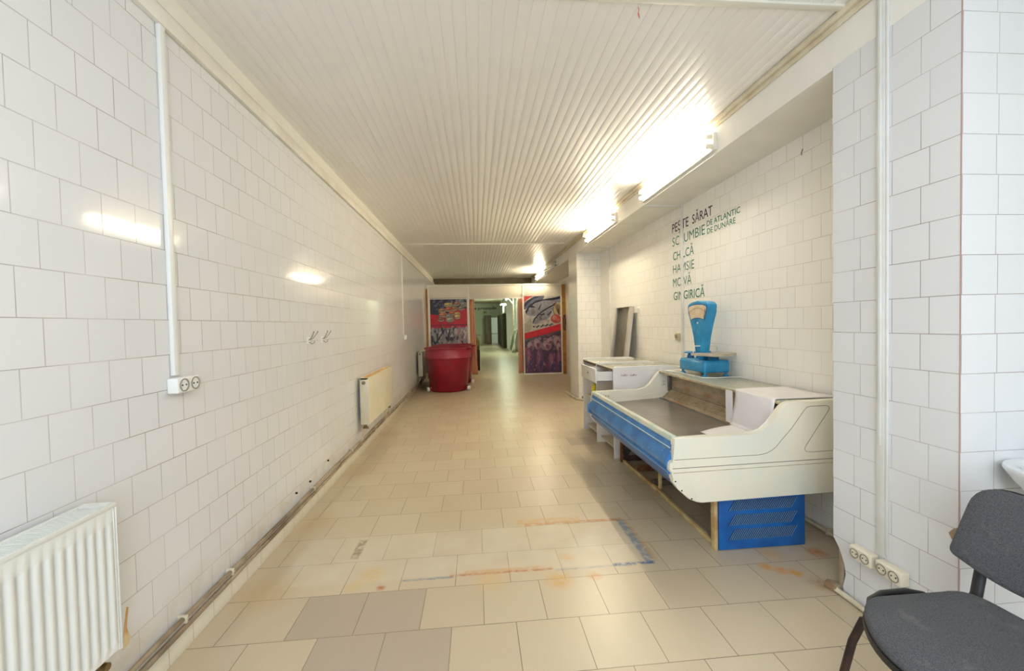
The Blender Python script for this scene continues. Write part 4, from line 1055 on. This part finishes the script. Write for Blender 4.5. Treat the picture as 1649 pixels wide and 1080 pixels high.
# left poster
X0, X1, Z0, Z1 = -1.222, -.240, .30, 2.150
sx = (X1 - X0) / 550; sz = .0169 / 9
qx = lambda cx: X0 + (cx - 98) * sx
qz = lambda cy: Z1 - (cy - 355) * sz
CL = (X0, X1, Z0, Z1); A = Art(YP + .0075)
P_([(90, 355), (660, 355), (660, 1400), (90, 1400)], (44, 38, 56))
P_([(90, 585), (240, 600), (420, 560), (520, 530), (660, 505), (660, 790), (90, 790)], (206, 26, 54))
rs_ = random.Random(11)
for k in range(90):
    x_ = 98 + rs_.random() * 550; y_ = 360 + rs_.random() * 200 * (1 if x_ < 300 else .75)
    E_(x_, y_, 10 + rs_.random() * 22, 8 + rs_.random() * 12, rs_.random() * 30, rs_.choice([(84, 76, 110), (54, 50, 78), (30, 26, 36), (120, 116, 130), (150, 146, 150), (66, 84, 88)] if x_ > 380 else [(70, 60, 104), (44, 36, 66), (26, 22, 32), (98, 92, 128), (36, 40, 52)]))
for cx_, cy_, w_, a_ in ((560, 400, 50, (120, 140, 136)), (600, 440, 50, (150, 150, 150)), (500, 430, 44, (170, 110, 100)), (565, 495, 52, (140, 130, 126)),
                     (370, 445, 68, (196, 178, 96)), (280, 525, 62, (176, 130, 84)), (455, 500, 58, (172, 132, 74)), (380, 510, 68, (204, 84, 62)), (290, 590, 72, (206, 120, 84)), (435, 565, 64, (206, 96, 74)),
                     (500, 580, 50, (204, 164, 92)), (380, 610, 60, (150, 146, 130)), (255, 650, 50, (150, 84, 60)), (390, 660, 66, (180, 170, 150)), (500, 620, 46, (214, 190, 120))):
    E_(cx_, cy_ + 14, w_, 34, 0, (70, 40, 36)); E_(cx_, cy_ + 10, w_ * .97, 30, 0, (206, 190, 160)); E_(cx_, cy_, w_, 28, 0, (90, 70, 60)); E_(cx_, cy_ - 2, w_ * .9, 22, 0, a_)
    E_(cx_ - w_ * .2, cy_ - 5, w_ * .45, 9, 8, tuple(min(255, v + 34) for v in a_)); E_(cx_ + w_ * .3, cy_ + 3, w_ * .3, 7, -10, tuple(int(v * .72) for v in a_))
P_([(90, 738), (660, 733), (660, 748), (90, 752)], (120, 20, 40))
P_([(90, 788), (660, 778), (660, 1400), (90, 1400)], (150, 146, 148))
for k in range(150):
    x_ = 95 + rs_.random() * 560; y_ = 790 + rs_.random() * 560
    base = [(196, 192, 190), (120, 118, 122), (74, 72, 80), (168, 164, 166), (50, 50, 62)] if x_ < 480 else [(206, 176, 176), (190, 140, 146), (120, 96, 104), (210, 196, 194), (70, 60, 70)]
    E_(x_, y_, 6 + rs_.random() * 14, 16 + rs_.random() * 46, -30 + rs_.random() * 60, rs_.choice(base))
for a_, b_ in (((160, 1000), (300, 800)), ((330, 960), (380, 800)), ((180, 860), (190, 1000))):
    P_([a_, b_, (b_[0] + 16, b_[1]), (a_[0] + 30, a_[1])], (40, 40, 52))
po = A.mb.build('fish_poster', A.mats, bt, smooth=0); po['label'] = 'poster of open fish tins on red above grey fish'

# ------------------------------------------------------------------ curtains in the booth doorway
def curtain_mat(name, u0, per):
    m, nt, b = newmat(name)
    tc = nd(nt, 'ShaderNodeTexCoord').outputs['Object']
    sp = nd(nt, 'ShaderNodeSeparateXYZ'); nt.links.new(tc, sp.inputs[0])
    w = mth(nt, 'SINE', mth(nt, 'MULTIPLY', sp.outputs[0], 2 * PI / per))
    colr = mixc(nt, ramp(nt, w, -.3, .3), lin((222, 152, 116)), lin((232, 198, 168)))
    w2 = mth(nt, 'SINE', mth(nt, 'MULTIPLY', sp.outputs[0], 2 * PI / per * 2.7))
    colr = mixc(nt, ramp(nt, w2, .6, .9), colr, lin((188, 98, 64)))
    nt.links.new(colr, b.inputs['Base Color']); b.inputs['Roughness'].default_value = .8
    return m
m_cur = curtain_mat('striped_orange_cloth', 0, .055)
def curtain(xa0, xa1, xb0, xb1, label, ph):
    def fn(i, j):
        z = 2.12 - j * 2.07; a = xa0 + (xb0 - xa0) * j; b = xa1 + (xb1 - xa1) * j
        return (a + (b - a) * i, 11.43 + .022 * math.sin(i * 26 + ph + j * .8) * (0.6 + .4 * j) + .01 * math.sin(i * 9 + j * 4), z)
    o = MB().grid(fn, 64, 14).build('curtain', m_cur, smooth=80, solid=.002)
    tag(o, label, 'curtain')
    return o
curtain(1.155, 1.40, 1.14, 1.375, 'orange striped curtain gathered at the right of the booth doorway', 0)
curtain(-.17, -.05, -.17, .02, 'orange striped curtain gathered at the left of the booth doorway', 2)

# ------------------------------------------------------------------ far room behind the booth
lettering('pește proaspăt', 1, 30.997, -.80, 1.53, 2.55, 2.73, mat('navy_letter_paint', (36, 44, 60), .6), 'dark painted words pește proaspăt high on the far end wall', group=None, bold=.06)
m_fartube = emis('far_room_tube', (236, 255, 222), 210.0)
for x, y, z, lb in ((1.50, 20.0, 2.62, 'lit tube lamp hanging in the far room, nearer one'), (1.62, 26.5, 2.66, 'lit tube lamp hanging in the far room, farther one')):
    t = thing('hanging_lamp', (x, y, 3.0), lb, 'ceiling lamp')
    MB().box(x - .05, x + .05, y - .65, y + .65, z + .02, z + .07, .004).build('housing', m_trim, t)
    MB().cyl((x, y - .6, z), (x, y + .6, z), .018, 14).build('tube', m_fartube, t)
    MB().cyl((x, y - .4, z + .07), (x, y - .4, 3.0), .006, 8).cyl((x, y + .4, z + .07), (x, y + .4, 3.0), .006, 8).build('hanger', m_pvc, t)
wc = thing('wardrobe', (.89, 30.6, 0), 'tall grey brown cabinet against the far end wall beside the doorway', 'cabinet')
m_ward = mat('grey_brown_laminate', (120, 104, 90), .5, var=.2, vscale=3)
MB().box(.62, 1.10, 30.3, 30.96, .02, 2.09, .006).build('carcass', m_ward, wc)
for a in (.63, .866): MB().box(a, a + .224, 30.282, 30.30, .06, 2.06, .004).build('door', m_ward, wc)
m_olive = mat('dark_olive_paint', (58, 54, 22), .6, var=.3)
for k, (a, b) in enumerate(((24.4, 26.5), (26.55, 28.7), (28.75, 30.9))):
    t = thing('locker', (1.66, (a + b) / 2, 0), 'dark olive locker against the right wall of the far room, %s one' % ('nearest', 'middle', 'farthest')[k], 'locker', 'lockers in the far room')
    MB().box(1.585, 1.745, a, b, .01, 2.05, .01).build('carcass', m_olive, t)
    MB().box(1.572, 1.585, a + .03, b - .03, .06, 2.0, .004).build('door', m_olive, t)
tt = thing('table', (1.35, 32.0, 0), 'small dark table seen through the far doorway', 'table')
MB().box(1.0, 1.7, 31.7, 32.4, .70, .74, .004).build('tabletop', m_ward, tt)
for x in (1.04, 1.66):
    for y in (31.74, 32.36): MB().box(x - .02, x + .02, y - .02, y + .02, 0, .70).build('leg', m_ward, tt)
sk = thing('work_bench', (-.1, 28.5, 0), 'low steel work bench at the left of the far room', 'bench')
MB().box(-.55, .38, 28.2, 28.9, .70, .74, .004).build('bench_top', m_tray, sk)
for x in (-.5, .33):
    for y in (28.25, 28.85): MB().box(x - .025, x + .025, y - .025, y + .025, 0, .70).build('leg', m_tray, sk)
pl = tag(MB().tube([(1.80, 19.9, 0), (1.80, 19.9, 3.0)], .025, 10).tube([(1.80, 19.9, 2.35), (1.58, 19.9, 2.62)], .018, 8).build('support_pole', m_pipe_white), 'thin white pole with a slanted brace in the far room', 'pole')
lf = thing('leaning_frame', (1.9, 21.5, 0), 'white framed pane leaning against the right wall of the far room', 'frame')
tm = Matrix.Translation((1.74, 0, 0)) @ Matrix.Rotation(math.radians(13), 4, 'Y')
MB().box(-.02, .02, 20.6, 20.66, 0, 1.15, mtx=tm).box(-.02, .02, 22.3, 22.36, 0, 1.15, mtx=tm).box(-.02, .02, 20.6, 22.36, 1.10, 1.16, mtx=tm).box(-.02, .02, 20.6, 22.36, 0.0, .06, mtx=tm).build('frame_bars', m_trim, lf)
MB().box(-.004, .004, 20.66, 22.3, .06, 1.10, mtx=tm).build('pane', mat('dull_green_pane', (130, 150, 130), .2), lf)
tag(MB().box(.55, .80, 30.985, 30.999, 2.27, 2.41, .003).build('wall_plate', mat('olive_plate', (126, 136, 92), .5)), 'small olive plate on the far end wall under the painted words', 'plate')
bs = thing('refuse_sack', (-.06, 13.0, 0), 'green and black sack on a dark drum just behind the left curtain', 'sack')
MB().lathe([(0, .0), (.15, 0), (.155, .62), (.15, .64), (0, .64)], (-.06, 13.0, 0), 24).build('drum', m_dark, bs)
warp(MB().lathe([(0, .60), (.12, .62), (.15, .72), (.14, .90), (.09, 1.02), (.03, 1.06), (.05, 1.12), (0, 1.12)], (-.06, 13.0, 0), 20), lambda x, y, z: (x + .012 * math.sin(z * 23), y + .01 * math.sin(x * 60), z)).build('sack', mat('green_sack', (118, 122, 48), .5, c2=(40, 44, 30), vscale=8), bs, smooth=80)
